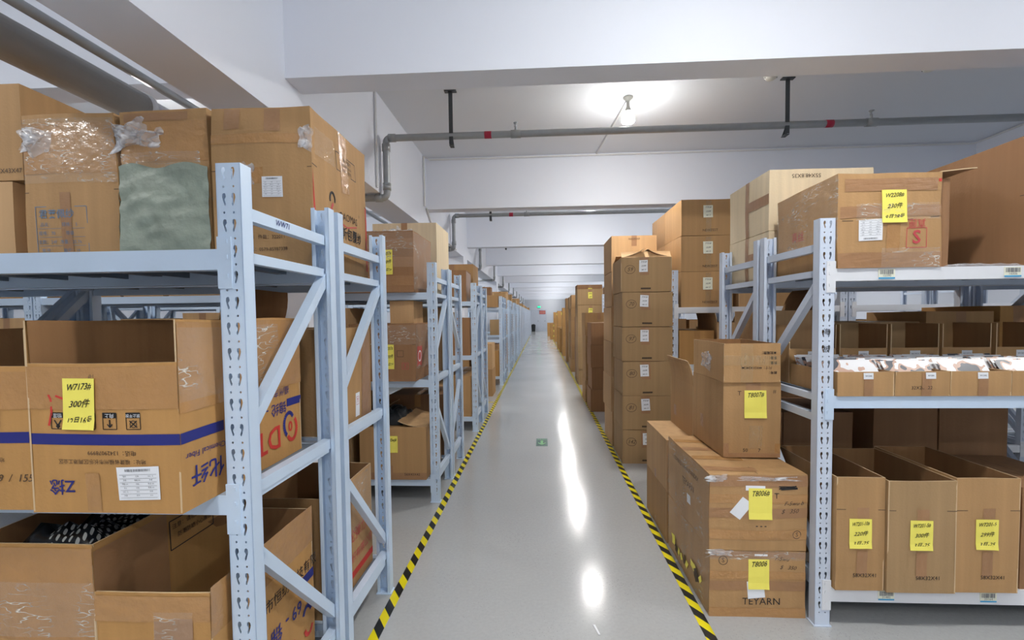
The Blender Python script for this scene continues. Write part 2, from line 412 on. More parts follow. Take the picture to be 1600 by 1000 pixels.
def flap(o, S, edge, length, ang, mat=None, side_h=None, inset=.004, name='flap', bend=.15):
    """cardboard flap hinged on the top edge; ang 0 = straight up, 90 = flat outward, negative = inward"""
    H = side_h or S.h; U = S.size(edge)[0]; a = math.radians(ang)
    nrm = {'front': Vector((0, -1, 0)), 'back': Vector((0, 1, 0)), 'left': Vector((-1, 0, 0)), 'right': Vector((1, 0, 0))}[edge]
    mb = MB(); nu, nv = 8, 5; t = .005; top = []; bot = []
    for j in range(nv + 1):
        s = length * j / nv; aa = a + bend * (j / nv) ** 2
        for i in range(nu + 1):
            u = inset + (U - 2 * inset) * i / nu
            p = S(edge, u, H, 0); wob = noise.noise(Vector((u * 7, s * 7, ang + S.seed.x))) * .006 * j / nv
            q = p + nrm * (math.sin(aa) * s + math.cos(aa) * wob) + Vector((0, 0, math.cos(aa) * s - math.sin(aa) * wob))
            top.append(q); bot.append(q - (nrm * math.cos(aa) - Vector((0, 0, math.sin(aa)))) * t)
    N = (nu + 1) * (nv + 1); fs = []; fm = []
    def add(q, m): fs.append(q); fm.append(m)
    for j in range(nv):
        for i in range(nu):
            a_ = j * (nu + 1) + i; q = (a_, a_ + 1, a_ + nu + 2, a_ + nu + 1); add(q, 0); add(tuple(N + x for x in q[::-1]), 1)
    for i in range(nu):
        a_ = nv * (nu + 1) + i; add((a_, a_ + 1, a_ + 1 + N, a_ + N), 2); add((i + 1, i, i + N, i + 1 + N), 2)
    for j in range(nv):
        for i in (0, nu):
            a_ = j * (nu + 1) + i; b_ = a_ + nu + 1; add((a_, b_, b_ + N, a_ + N), 2)
    mb.v = [tuple(q) for q in top + bot]; mb.f = fs; mb.m = fm
    return mb.build(name, [mat or 'card', 'card_inside', 'card_edge'], o)
def crumple(o, S, f, cu, cv, w, h, depth=.03, name='plastic_film', seed=1, mat='film_crumple'):
    mb = MB(); n = 14; vs = []
    for j in range(n + 1):
        for i in range(n + 1):
            a = (i / n - .5); b_ = (j / n - .5); q = noise.noise_vector(Vector((a * 4, b_ * 4, seed * 9.1)))
            k = 1 + .5 * noise.noise(Vector((a * 3, b_ * 3, seed)))
            e = max(0, 1 - 4 * max(a * a, b_ * b_))
            vs.append(S(f, cu + a * w * k + q.x * .25 * w, cv + b_ * h * k + q.y * .25 * h, .004 + abs(q.z) * depth * (.3 + e)))
    mb.raw(vs, [(j * (n + 1) + i, j * (n + 1) + i + 1, (j + 1) * (n + 1) + i + 1, (j + 1) * (n + 1) + i) for j in range(n) for i in range(n)])
    return mb.build(name, mat, o, True)
# ------------------------------------------------------------------ the room
CEIL = 3.81
def struct(name, boxes, mat, parent=None):
    mb = MB()
    for b_ in boxes: mb.box(*b_)
    o = mb.build(name, mat, parent)
    if not parent: tag(o, kind='structure')
    return o
X0, X1, Y0, Y1 = -9.0, 11.0, -3.5, 45.4
struct('floor', [(X0, X1, Y0, Y1, -.1, 0)], 'floor_concrete')
struct('ceiling', [(X0, X1, Y0, Y1, CEIL, CEIL + .15)], 'ceiling_paint')
struct('wall_left', [(X0 - .15, X0, Y0, Y1, 0, CEIL)], 'wall_paint')
struct('wall_right', [(X1, X1 + .15, Y0, Y1, 0, CEIL)], 'wall_paint')
struct('wall_back', [(X0, X1, Y0 - .15, Y0, 0, CEIL)], 'wall_paint')
struct('wall_end', [(X0, X1, Y1, Y1 + .15, 0, CEIL)], 'grey_wall_paint')
struct('trim_1', [(-1.98, -1.62, Y0, Y1, 2.82, CEIL)], 'wall_paint')['label'] = 'deep white girder running above the left racks'
struct('trim_2', [(5.85, 6.21, Y0, Y1, 2.82, CEIL)], 'wall_paint')['label'] = 'deep white girder over the right racks'
BEAMY = [2.85 + 3.55 * k for k in range(-1, 12)]
for i, y in enumerate(BEAMY):
    for x0, x1 in ((X0, -1.98), (-1.62, 5.85), (6.21, X1)):
        struct('ceiling_beam', [(x0, x1, y, y + .21, 3.09, CEIL)], 'wall_paint')
COLY = [3.02, 9.35, 16.45, 23.55, 30.65, 37.75]
for y in COLY:
    struct('wall_column', [(-2.03, -1.6, y, y + .48, 0, 2.82)], 'wall_paint')
# end wall door
d = struct('door_1', [(-.17, .52, Y1 - .05, Y1, 0, 2.1)], 'door_grey')
mb = MB(); mb.box(.40, .46, Y1 - .09, Y1 - .05, 1.0, 1.06); mb.build('door_handle', 'bracket_dark', d)
d = struct('door_2', [(-.88, -.19, Y1 - .05, Y1, 0, 2.1)], 'door_grey')
mb = MB(); mb.box(-.28, -.23, Y1 - .09, Y1 - .05, 1.0, 1.06); mb.build('door_handle', 'bracket_dark', d)
struct('trim_3', [(-.96, -.88, Y1 - .07, Y1, 0, 2.18), (.52, .6, Y1 - .07, Y1, 0, 2.18), (-.88, .52, Y1 - .07, Y1, 2.1, 2.18)], 'door_grey')
mb = MB(); mb.box(-.12, .5, Y1 - .085, Y1 - .071, 1.72, 2.08)
bn = tag(mb.build('door_banner', 'banner_red'), 'faded red banner across the top of the far grey door', 'banner')
tb = MB(); tv, tf = text_geo('禁止吸烟'); tb.raw([(.19 + v.x * .12, Y1 - .0865, 1.9 + v.y * .12) for v in tv], tf); tb.build('printed_lettering', 'card_pale', bn)
def exit_sign(loc, sx, label, rz=0):
    t = empty('exit_sign', loc, rz); tag(t, label, 'exit sign', None)
    m1 = MB(); m1.box(-sx, sx, -.02, .02, -.07, .07); m1.build('sign_panel', 'exit_glow', t)
    m2 = MB(); m2.box(-sx - .012, sx + .012, -.016, .024, -.082, .082); m2.build('housing', 'pipe_steel', t)
    m3 = MB(); m3.box(-.006, .006, 0, .012, .08, .30); m3.build('hanger_rod', 'bracket_dark', t)
    return t
exit_sign((-.15, Y1 - .06, 2.45), .15, 'small glowing green exit sign above the far door')
# waste bin by the door
t = empty('waste_bin', (-.72, 44.6, 0)); tag(t, 'black waste bin standing beside the far grey door', 'bin')
mb = MB(); mb.lathe([(.001, 0), (.17, 0), (.21, .6), (.19, .6), (.15, .03), (.001, .03)], n=18); mb.build('bin_body', 'bin_black', t)
mb = MB(); mb.lathe([(.215, .6), (.2, .66), (.12, .73), (.001, .75)], n=18); mb.build('lid', 'bin_black', t)

# hazard tapes on the floor
for nm, x in (('left', -.822), ('right', .80)):
    mb = MB(); mb.box(-.026, .026, 0, 34, 0.0004, .0012)
    o = mb.build('floor_marking_tape', 'hazard_tape'); o.location = (x, .6, 0)
    tag(o, 'yellow and black hazard tape along the %s edge of the aisle floor' % nm, 'floor tape')
mb = MB(); mb.box(-.026, .026, 0, .7, .0004, .0012); o = mb.build('floor_marking_tape', 'hazard_tape'); o.location = (-.86, 8.02, 0); o.rotation_euler[2] = PI / 2
tag(o, 'short hazard tape branching left between racks and floor cartons', 'floor tape')
# exit decal on the floor
mb = MB(); mb.box(-.07, .07, -.165, .165, .0004, .0014, 0)
dec = mb.build('exit_floor_decal', ['sign_green']); dec.location = (0, 5.45, 0); tag(dec, 'dark green glow in the dark exit decal on the grey floor', 'floor sign')
mb = MB(); z = .0022
mb.face([(-.016, -.07, z), (.016, -.07, z), (.016, .07, z), (-.016, .07, z)])
pts = [(-.045, -.03), (-.02, -.075), (0, -.1), (.02, -.075), (.045, -.03)]
for a, b_ in zip(pts[:-1], pts[1:]): mb.face([(a[0], a[1] - .015, z + .0002), (b_[0], b_[1] - .015, z + .0002), (b_[0], b_[1] + .02, z + .0002), (a[0], a[1] + .02, z + .0002)])
mb.build('arrow', 'glow_paint', dec)
mb = MB(); tv, tf = text_geo('安全出口'); mb.raw([(v.x * .028, .12 + v.y * .045, z) for v in tv], tf); mb.build('lettering', 'glow_paint', dec)

# ceiling lamps
def make_lamp(loc):
    t = empty('ceiling_lamp', loc)
    mb = MB(); mb.lathe([(.001, 0), (.05, 0), (.05, -.012), (.03, -.03), (.018, -.045), (.018, -.1), (.022, -.13), (.001, -.13)], n=16); mb.build('lamp_holder', 'detector_white', t, True)
    mb = MB(); mb.lathe([(.018, -.10), (.030, -.13), (.050, -.155)], n=16); mb.build('bulb_base', 'detector_white', t, True)
    mb = MB(); mb.lathe([(.048, -.154), (.060, -.18), (.067, -.215), (.067, -.244)], n=16, m=1); mb.lathe([(.0665, -.243), (.063, -.252), (.050, -.264), (.026, -.273), (.001, -.276)], n=12); mb.build('bulb', ['bulb_glow', 'bulb_glow_soft'], t, True)
    return t
lamp = None
rows = [(.93, 'over the aisle', [-2.3 + 3.55 * k for k in range(14)]), (-3.7, 'over the left racks', [.5 + 3.55 * k for k in range(0, 12, 1)]), (8.3, 'over the far right racks', [1.2 + 3.55 * k for k in range(0, 12, 2)]),
        (-1.0, 'added behind the camera, left', [-1.3]),  # extra unseen bulb, added to brighten the fronts of the left rack beams
        (4.3, 'over the right racks', [1.2 + 3.55 * k for k in range(0, 12, 2)])]
for x, wh, ys in rows:
    for i, y in enumerate(ys):
        lp = make_lamp((x, y, CEIL)) if lamp is None else copy_tree(lamp)
        lamp = lamp or lp; lp.location = (x, y, CEIL)
        if wh == 'over the aisle' and i == 2:
            tag(lp, 'glowing white bulb nearest the camera, hanging behind the front pipe', 'ceiling lamp', 'ceiling bulbs over the aisle'); 
        else:
            tag(lp, 'glowing white bulb %s, in ceiling bay %s' % (wh, ['behind the camera', 'nearest', 'second', 'third', 'fourth', 'fifth', 'sixth', 'seventh', 'eighth', 'ninth', 'tenth', 'eleventh', 'twelfth', 'thirteenth'][i]), 'ceiling lamp', 'ceiling bulbs over the aisle' if x < 1 and x > 0 else 'bulbs beside the aisle')

# sprinkler cross pipes
ORD = ['first', 'second', 'third', 'fourth', 'fifth', 'sixth', 'seventh', 'eighth', 'ninth', 'tenth', 'eleventh', 'twelfth', 'thirteenth', 'fourteenth', 'fifteenth', 'sixteenth']
def cross_pipe():
    t = empty('sprinkler_pipe', (0, 0, 0)); z = 3.375; xl = -1.555
    mb = MB(); r = .034
    def arc(c, p, q, n=5): return [tuple(Vector(c) + Vector(p) * math.cos(PI / 2 * i / n) + Vector(q) * math.sin(PI / 2 * i / n)) for i in range(n + 1)]
    mb.tube([(-2.4, 0, 2.775)] + arc((xl - .05, 0, 2.825), (0, 0, -.05), (.05, 0, 0)) + arc((xl + .05, 0, z - .05), (-.05, 0, 0), (0, 0, .05)) + [(5.8, 0, z)], r, 12)
    mb.build('pipe', 'pipe_steel', t, True)
    for p0, p1 in (((xl + .03, 0, z), (xl + .1, 0, z)), ((xl, 0, z - .13), (xl, 0, z - .06)), ((xl, 0, 2.85), (xl, 0, 2.92)), ((xl - .12, 0, 2.775), (xl - .05, 0, 2.775))):
        mb = MB(); mb.tube([p0, p1], r + .007, 14); mb.build('pipe_fitting', 'pipe_steel', t, True)
    for x in (-.545, 2.77):
        mb = MB(); mb.tube([(x, 0, z), (x + .07, 0, z)], r + .0015, 14); mb.build('colour_band', 'red_band', t, True)
    for x in (-.88, 2.40):
        mb = MB(); mb.box(x - .02, x + .02, -.03, -.024, z - .09, CEIL); mb.box(x - .02, x + .02, -.03, .05, z - .1, z - .094); mb.box(x - .06, x + .06, -.05, .0, CEIL - .01, CEIL)
        mb.bar((x, -.028, z - .03), (x, .04, z - .1), .04, .005)
        mb.build('pipe_hanger', 'bracket_dark', t)
    for x in (-.23, 3.2):
        mb = MB(); mb.tube([(x - .05, 0, z), (x + .05, 0, z)], r + .006, 14); mb.tube([(x, 0, z + .03), (x, 0, z + .075)], .012, 8); mb.lathe([(.001, .11), (.024, .112), (.024, .107), (.006, .1), (.006, .075)], (x, 0, z), 10)
        mb.tube([(x - .014, 0, z + .07), (x - .014, 0, z + .105)], .003, 5); mb.build('sprinkler_head', 'pipe_steel', t, True)
    return t
pp = None
for i in range(11):
    p = cross_pipe() if pp is None else copy_tree(pp); pp = pp or p
    p.location = (0, 4.56 + 3.55 * i, 0)
    tag(p, 'grey sprinkler pipe crossing the ceiling in the %s bay from the camera' % ORD[i], 'pipe', 'sprinkler pipes crossing the ceiling')
# pipes running along the left side ceiling
for (x, z, r, nm, mat, lab, y1) in ((-2.5, 2.88, .098, 'drain_pipe', 'duct_grey', 'thick grey pipe running under the ceiling at top left', 2.75), (-2.235, 2.925, .022, 'conduit_pipe', 'pipe_steel', 'thin grey pipe beside the thick ceiling pipe, further right one', 6.5), (-2.29, 2.95, .02, 'conduit_pipe', 'pipe_steel', 'thin grey pipe beside the thick ceiling pipe, nearer one', 6.5)):
    t = empty(nm, (x, -3.4, z)); tag(t, lab, 'pipe')
    mb = MB(); mb.tube([(0, 0, 0), (0, y1 + 3.4, 0)], r, 24); mb.build('pipe', mat, t, True)
    if r > .05:
        mb = MB(); mb.tube([(0, y1 + 3.4, 0), (0, y1 + 3.62, 0)], r - .012, 24); mb.build('pipe_end', 'steel_white', t, True)
        mb = MB(); mb.tube([(0, y1 + 3.38, 0), (0, y1 + 3.42, 0)], r + .006, 24); mb.build('collar', 'steel_white', t, True)
    for k in range(3):
        mb = MB(); mb.box(-.012, .012, 1 + k * 1.7, 1.03 + k * 1.7, r * .9, CEIL - z); mb.build('pipe_hanger', 'bracket_dark', t)
# white conduit along the second beam, down the girder
def conduit(pts, lab, r=.012):
    mb = MB(); mb.tube(pts, r, 8); o = mb.build('wall_conduit', 'conduit_white'); tag(o, lab, 'conduit'); return o
conduit([(-1.60, 6.25, 3.1), (-1.60, 6.23, 3.78), (-1.55, 6.375, 3.78), (5.80, 6.375, 3.78), (5.835, 6.3, 3.79), (5.835, 3.1, 3.79)], 'thin white conduit along the top of the second ceiling beam')
conduit([(-1.605, 6.36, 3.1), (-1.605, 6.8, 2.84), (-1.605, 8.6, 2.84)], 'thin white conduit running down and along the left girder')
conduit([(.80, 6.36, 3.795), (.93, 4.85, 3.80)], 'thin white conduit feeding the nearest visible bulb')
conduit([(-1.605, 4.42, 2.84), (-1.605, 4.42, 3.79)], 'thin vertical white conduit on the left girder', .012)
# detectors
for x, y, lab in ((2.2, 4.45, 'small white smoke detector left of the pipe hanger'), (3.6, 4.4, 'small white smoke detector near the right end of the ceiling bay')):
    t = empty('smoke_detector', (x, y, CEIL)); tag(t, lab, 'smoke detector', 'ceiling detectors')
    mb = MB(); mb.lathe([(.001, -.0), (.062, 0), (.062, -.014), (.001, -.014)], n=20); mb.build('mounting_plate', 'detector_white', t, True)
    mb = MB(); mb.lathe([(.05, -.014), (.056, -.03), (.045, -.045), (.03, -.052), (.001, -.055)], n=20); mb.build('sensor_head', 'detector_white', t, True)
    mb = MB()
    for k in range(8): a = k * PI / 4; mb.box(math.cos(a) * .05 - .006, math.cos(a) * .05 + .006, math.sin(a) * .05 - .006, math.sin(a) * .05 + .006, -.036, -.028)
    mb.build('vent_slots', 'bracket_dark', t)

# ------------------------------------------------------------------ storage racks
CW, CD, RD, RH = .073, .05, .585, 2.0
def perforated(h):
    cu = bpy.data.curves.new('p', 'CURVE'); cu.dimensions = '2D'; cu.fill_mode = 'BOTH'; cu.extrude = .001
    def poly(pts):
        s = cu.splines.new('POLY'); s.points.add(len(pts) - 1)
        for q, p in zip(s.points, pts): q.co = (p[0], p[1], 0, 1)
        s.use_cyclic_u = True
    poly([(0, 0), (CW, 0), (CW, h), (0, h)])
    slot = [(-.004, .016), (0, .019), (.005, .017), (.0065, .008), (.0015, 0), (.0058, -.012), (.004, -.018), (.001, -.017), (-.0028, -.004), (-.0055, .007)]
    z = h - .03
    while z > .06:
        for cx, sg in ((CW * .3, 1), (CW * .7, -1)):
            poly([(cx + sg * a, z + b_) for a, b_ in slot])
            poly([(cx + .0032 * math.cos(t * PI / 4), z - .037 + .0036 * math.sin(t * PI / 4)) for t in range(8)])
        z -= .0745
    o = bpy.data.objects.new('p', cu); COL.objects.link(o); bpy.context.view_layer.update()
    me = bpy.data.meshes.new_from_object(o); vs = [(v.co.x, v.co.z, v.co.y) for v in me.vertices]; fs = [tuple(p.vertices)[::-1] for p in me.polygons]
    bpy.data.objects.remove(o); bpy.data.curves.remove(cu); bpy.data.meshes.remove(me)
    return vs, fs
PV, PF = perforated(RH)
def upright_mb(x, front):
    """column with perforated face towards -y (front) or +y (rear); x = its lower x"""
    mb = MB(); t = .0022
    if front:
        fy = lambda y: y
    else:
        fy = lambda y: RD - y
    mb.raw([(x + a, fy(.001 + b_), c) for a, b_, c in PV], PF)
    for xx in (x, x + CW - t):
        ys = sorted((fy(0), fy(CD))); mb.box(xx, xx + t, ys[0], ys[1], 0, RH)
    for xx in (x, x + CW - .016):
        ys = sorted((fy(CD - t), fy(CD))); mb.box(xx, xx + .016, ys[0], ys[1], 0, RH)
    return mb
def make_rack(sg, levels, flips, L_, paint, beam_mats, bh=.06):
    t = empty('storage_rack', (0, 0, 0))
    def X(a): return sg * a
    def bx(mb, a0, a1, y0, y1, z0, z1, m=0):
        xs = sorted((X(a0), X(a1))); mb.box(xs[0], xs[1], y0, y1, z0, z1, m)
    for k, a in enumerate((0, L_ - CW)):
        for fr in (True, False):
            x = X(a) if sg > 0 else X(a) - CW
            up = upright_mb(x, fr).build('upright', paint, t)
            fb = MB(); y = .0 if fr else RD - CD; bx(fb, a - .006, a + CW + .006, y - .006, y + CD + .006, 0, .006); fb.build('foot_plate', paint, up)
        xm = X(a + CW / 2)
        hi = [(.045, RD - .045)] * 1
        seq = [((.03, 1.868), (RD - .03, 1.868)), ((.03, 1.03), (RD - .03, 1.03)), ((.03, .22), (RD - .03, .22))]
        if flips: seq += [((.03, 1.72), (RD - .03, 1.22)), ((.03, .30), (RD - .03, .86))]
        else: seq += [((.03, 1.20), (RD - .03, 1.72)), ((.03, .86), (RD - .03, .30))]
        for (p, q) in seq:
            mb = MB(); a3 = Vector((xm, p[0], p[1])); b3 = Vector((xm, q[0], q[1]))
            mb.bar(a3, b3, .034, .038)
            mb.build('brace', paint, t)
    for li, z in enumerate(levels):
        for fr in (True, False):
            y0_, y1_ = ((0.002, .042) if fr else (RD - .042, RD - .002))
            mat = beam_mats[li] if fr else paint
            mb = MB(); h = bh if li != 0 or sg < 0 else .075
            bx(mb, CW, L_ - CW, y0_, y1_, z - h, z)
            bm = mb.build('beam', mat, t)
            for a in (0.033, L_ - CW):
                cn = MB(); yy = (-.004, .0) if fr else (RD, RD + .004)
                bx(cn, a, a + .042, yy[0], yy[1], z - .115, z + .035)
                for zz in (z - .085, z - .03, z + .015):
                    bx(cn, a + .010, a + .016, yy[0] - .0025 if fr else yy[1], yy[0] if fr else yy[1] + .0025, zz, zz + .012)
                cn.build('beam_connector', mat, bm)
        for a in (CW * .5, L_ - CW * 1.0):
            mb = MB(); bx(mb, a - .012, a + .016, .05, RD - .05, z - .034, z - .002); mb.build('side_rail', paint, t)
        mb = MB(); n = max(1, round((L_ - 2 * CW) / .27)); w_ = (L_ - 2 * CW) / n
        for i in range(n):
            a = CW + i * w_; bx(mb, a + .001, a + w_ - .001, .042, RD - .042, z - .006, z - .001)
            bx(mb, a + .002, a + .006, .042, RD - .042, z - .03, z - .006); bx(mb, a + w_ - .006, a + w_ - .002, .042, RD - .042, z - .03, z - .006)
            bx(mb, a + w_ * .5 - .02, a + w_ * .5 + .02, .042, RD - .042, z - .022, z - .006)
        mb.build('shelf_panel', 'steel_deck', t)
    return t
PROTO = {}
def rack(sg, xe, y, key, label, group):
    if key not in PROTO:
        levels, flips, L_, paint, bm = RACKS[key]
        r = PROTO[key] = make_rack(sg, levels, flips, L_, paint, bm)
    else: r = copy_tree(PROTO[key])
    r.location = (xe, y, 0); tag(r, label, 'storage rack', group)
    return r
B3 = ['steel_blue'] * 3
RACKS = dict(Lc=([.20, 1.03, 1.755], False, 1.75, 'steel_pale_lit', ['steel_pale_lit'] * 3), La=([.20, 1.03, 1.755], False, 1.75, 'steel_blue', B3), Lb=([.20, 1.03, 1.755], True, 1.75, 'steel_blue', B3),
             Ra=([.20, 1.145, 1.76], True, 1.75, 'steel_pale_lit', ['steel_white', 'steel_blue', 'steel_white']),
             Rb=([.20, 1.03, 1.62], True, 1.75, 'steel_pale_lit', ['steel_white', 'steel_white', 'steel_white']))
LX = -.857
LEFT = [1.26, 3.65, 5.95, 10.0, 12.4, 14.9, 17.3, 19.7, 22.1, 24.4, 26.8, 29.1, 31.4, 33.8, 36.2, 38.6]
GAP = .62
for i, y in enumerate(LEFT):
    for j in (0, 1):
        for k in range(3 if i in (1, 2) else 2 if i < 4 else 1):
            key = 'Lb' if (i == 1 and j == 1) else 'La' if i < 7 else 'Lc'
            rack(-1, LX - k * 1.76, y + j * GAP, key, 'light blue steel rack, %s half of the %s left row%s' % (('front', 'rear')[j], ORD[i], ('', ', outer bay', ', far outer bay')[k]), 'left storage racks')
RIGHT = [2.23, 4.68, 7.3, 9.8, 12.3, 14.8, 17.3, 19.8, 22.3]
RX = 1.337
for i, y in enumerate(RIGHT):
    for j in (0, 1):
        for k in range(3 if i in (1, 2) else 2 if i < 3 else 1):
            rack(1, RX + k * 1.76, y + j * GAP, 'Ra' if i == 0 else 'Rb', 'light blue steel rack, %s half of the %s right row%s' % (('front', 'rear')[j], ORD[i], ('', ', outer bay', ', far outer bay')[k]), 'right storage racks')
# ------------------------------------------------------------------ boxes on the near left racks
U = PI
def pr_fold(mb, S):  # crease of the lid flaps
    stroke(mb, S, 'front', [(.01, S.h * .72), (S.w - .01, S.h * .72)], .002, 3)
# --- big printed open box, middle shelf
def prints_M(mb, S, side=True):
    w, h = S.w, S.h; f = 'front'
    patch(mb, S, f, 0, w, .188, .218, .0012, 8, 1, 5)
    for u in (.085, .175, .235, .30):     # handling marks
        patch(mb, S, f, u - .019, u + .019, .262, .276, .0012, 2, 1, 4)
        frame_rect(mb, S, f, u - .019, u + .019, .232, .276, .002, 4)
    put_text(mb, S, f, '怕湿', .085, .269, .013, 9, U, .002); put_text(mb, S, f, '向上', .235, .269, .013, 9, U, .002); put_text(mb, S, f, '禁止平放', .30, .269, .010, 9, U, .002)
    stroke(mb, S, f, [(.075, .256), (.085, .240), (.095, .256)], .004, 4); patch(mb, S, f, .080, .090, .234, .244, .0014, 1, 1, 4, .78)
    stroke(mb, S, f, [(.235, .258), (.235, .238)], .004, 4); stroke(mb, S, f, [(.228, .246), (.235, .237), (.242, .246)], .003, 4)
    stroke(mb, S, f, [(.290, .255), (.310, .237)], .003, 4); stroke(mb, S, f, [(.310, .255), (.290, .237)], .003, 4); ring(mb, S, f, .30, .246, .009, .002, 4)
    put_text(mb, S, f, '电话：13429078999', .235, .167, .016, 3, U)
    put_text(mb, S, f, '地址：福建省福州市长乐区两港工业区', .205, .143, .0145, 3, U)
    put_text(mb, S, f, 'Z捻', .088, .075, .045, 5, U, bold=.012)
    put_text(mb, S, f, 'HF', .185, .375, .014, 3, U)
    stroke(mb, S, f, [(.05, .345), (.066, .312), (.067, .275), (.058, .24)], .006, 6); stroke(mb, S, f, [(.08, .322), (.12, .308)], .006, 6)
    if side:
        f = 'right'
        patch(mb, S, f, 0, .155, .188, .218, .0012, 4, 1, 5); patch(mb, S, f, .50, S.d, .188, .218, .0012, 2, 1, 5)
        put_text(mb, S, f, 'Chemical Fiber', .085, .150, .024, 5, U); put_text(mb, S, f, '化纤', .09, .092, .062, 5, U, bold=.012)
        put_text(mb, S, f, '锦纶 - 63', .40, .195, .050, 5, U, bold=.006)
        put_text(mb, S, f, '福州市鹤锦', .43, .255, .034, 5, U)
        put_text(mb, S, f, 'DTY', .345, .095, .115, 6, U, bold=.012)
        ring(mb, S, f, .513, .118, .034, .015, 5, a0=.6, a1=4.2, ry=.044); ring(mb, S, f, .532, .098, .034, .015, 6, a0=3.7, a1=7.2, ry=.044); ring(mb, S, f, .522, .108, .010, .008, 6, ry=.016)
M1, S = carton(.425, .60, .522, (-1.175, 1.135, 1.03), 0, 'card_orange', True, dict(front=.408), .004, .004, 3, label='open brown box with blue stripe and large DTY print on middle left shelf', prints=prints_M, n=12)
tape(M1, S, 'front', .0, .425, .285, .40, 'tape_brown', wob=.001); tape(M1, S, 'right', .0, .60, .27, .515, 'tape_brown', wob=.002, nu=20, nv=14)
tape(M1, S, 'front', .155, .195, .005, .11, 'tape_brown')
film(M1, S, 'right', .0, .45, .30, .50); crumple(M1, S, 'left', .12, .44, .16, .09, .03, seed=4).location = (.315, 0, 0)
note(M1, S, 'front', .150, .300, .094, .138, ['W7173#', '300件', '12月16号'], rot=-.01)
ship_label(M1, S, 'front', .305, .083, .118, .092, .03, 'top')
M0, S = carton(.40, .58, .50, (-1.605, 1.15, 1.03), .0, 'card_orange', True, dict(front=.40), .004, .004, 5, label='open brown box with blue stripe at the left picture edge, middle shelf', prints=lambda mb, S: (prints_M(mb, S, False), put_text(mb, S, 'front', '1.69  /  155', .335, .09, .030, 3, shear=.3)))
tape(M0, S, 'front', .0, .40, .28, .385, 'tape_brown')
# dark stored goods inside M1
def lump(name, x0, x1, y0, y1, z0, z1, mat, label, cat, seed=0, group=None, n=16, amp=.04):
    mb = MB(); vs = []
    for j in range(n + 1):
        for i in range(n + 1):
            a, b_ = i / n, j / n; e = min(a, 1 - a, b_, 1 - b_) * 6; k = min(1, e) ** .5
            vs.append((x0 + (x1 - x0) * a, y0 + (y1 - y0) * b_, z0 + (z1 - z0) * k * (.8 + .35 * noise.noise(Vector((a * 4, b_ * 4, seed)))) + amp * noise.noise(Vector((a * 9, b_ * 9, seed + 3))) * k))
    mb.raw(vs, [(j * (n + 1) + i, j * (n + 1) + i + 1, (j + 1) * (n + 1) + i + 1, (j + 1) * (n + 1) + i) for j in range(n) for i in range(n)])
    mb.face([(x0, y0, z0), (x0, y1, z0), (x1, y1, z0), (x1, y0, z0)])
    o = mb.build(name, mat, None, True); tag(o, label, cat, group); return o
# --- plain box, rear left rack
def pr_plain(mb, S):
    patch(mb, S, 'right', .30, .35, .02, .14, .0014, 2, 2, 9); put_text(mb, S, 'right', 'Y', .325, .10, .035, 11); frame_rect(mb, S, 'right', .31, .34, .08, .12, .002, 11)
C1, S = carton(.5, .52, .47, (-1.192, 1.905, 1.03), 0, 'card', False, label='plain brown box with small white tag on the rear left rack middle shelf', prints=pr_plain, seed=8)
flap(C1, S, 'left', .2, -20, 'card'); tape(C1, S, 'right', .38, .50, .0, .45, 'tape_dull')
C0, S = carton(.5, .5, .45, (-1.75, 1.91, 1.03), 0, 'card_dark', False, label='brown box left of the plain tagged box on rear rack middle shelf')
# --- lower shelf, left
def pr_L1(mb, S):
    f = 'right'; frame_rect(mb, S, f, .26, .46, .555, .655, .004, 4)
    put_text(mb, S, f, '注意：请勿踩踏轻放', .36, .63, .02, 4); put_text(mb, S, f, '防潮防晒小心搬运', .37, .595, .02, 4)
L1, S = carton(.40, .58, .71, (-1.488, 1.195, .20), 0, 'card_orange', True, None, .004, .004, 11, label='tall taped box holding dark film bags on the lowest left shelf', prints=pr_L1, n=10)
tape(L1, S, 'front', 0, .40, .43, .70, 'tape_brown', wob=.002); tape(L1, S, 'right', 0, .25, .40, .69, 'tape_dull', wob=.001); film(L1, S, 'front', .0, .40, .44, .60, wob=.004)
# dotted black bags
m, nt, b = base_mat('bag_dotted', (28, 32, 36), .25); L = nt.links
tc = nd(nt, 'ShaderNodeTexCoord'); sp = nd(nt, 'ShaderNodeSeparateXYZ'); L.new(tc.outputs['Object'], sp.inputs[0])
sx = mathn(nt, 'SINE', mathn(nt, 'MULTIPLY', sp.outputs[0], 300)); sy = mathn(nt, 'SINE', mathn(nt, 'MULTIPLY', sp.outputs[1], 240))
dots = mathn(nt, 'GREATER_THAN', mathn(nt, 'MULTIPLY', sx, sy), .30)
zone = mathn(nt, 'MULTIPLY', mathn(nt, 'GREATER_THAN', sp.outputs[0], -.04), mathn(nt, 'LESS_THAN', sp.outputs[1], .34))
dd = mathn(nt, 'MULTIPLY', dots, zone)
mi = nd(nt, 'ShaderNodeMix'); mi.data_type = 'RGBA'; L.new(dd, mi.inputs[0]); mi.inputs[6].default_value = lin((24, 28, 32)); mi.inputs[7].default_value = lin((170, 174, 172))
L.new(mi.outputs[2], b.inputs['Base Color'])
o = lump('plastic_bag', -.19, .19, .0, .55, -.3, .0, 'bag_dotted', 'black plastic bag with pale dots filling the tall lower left box', 'bag', 2); o.location = (-1.488, 1.21, .93)
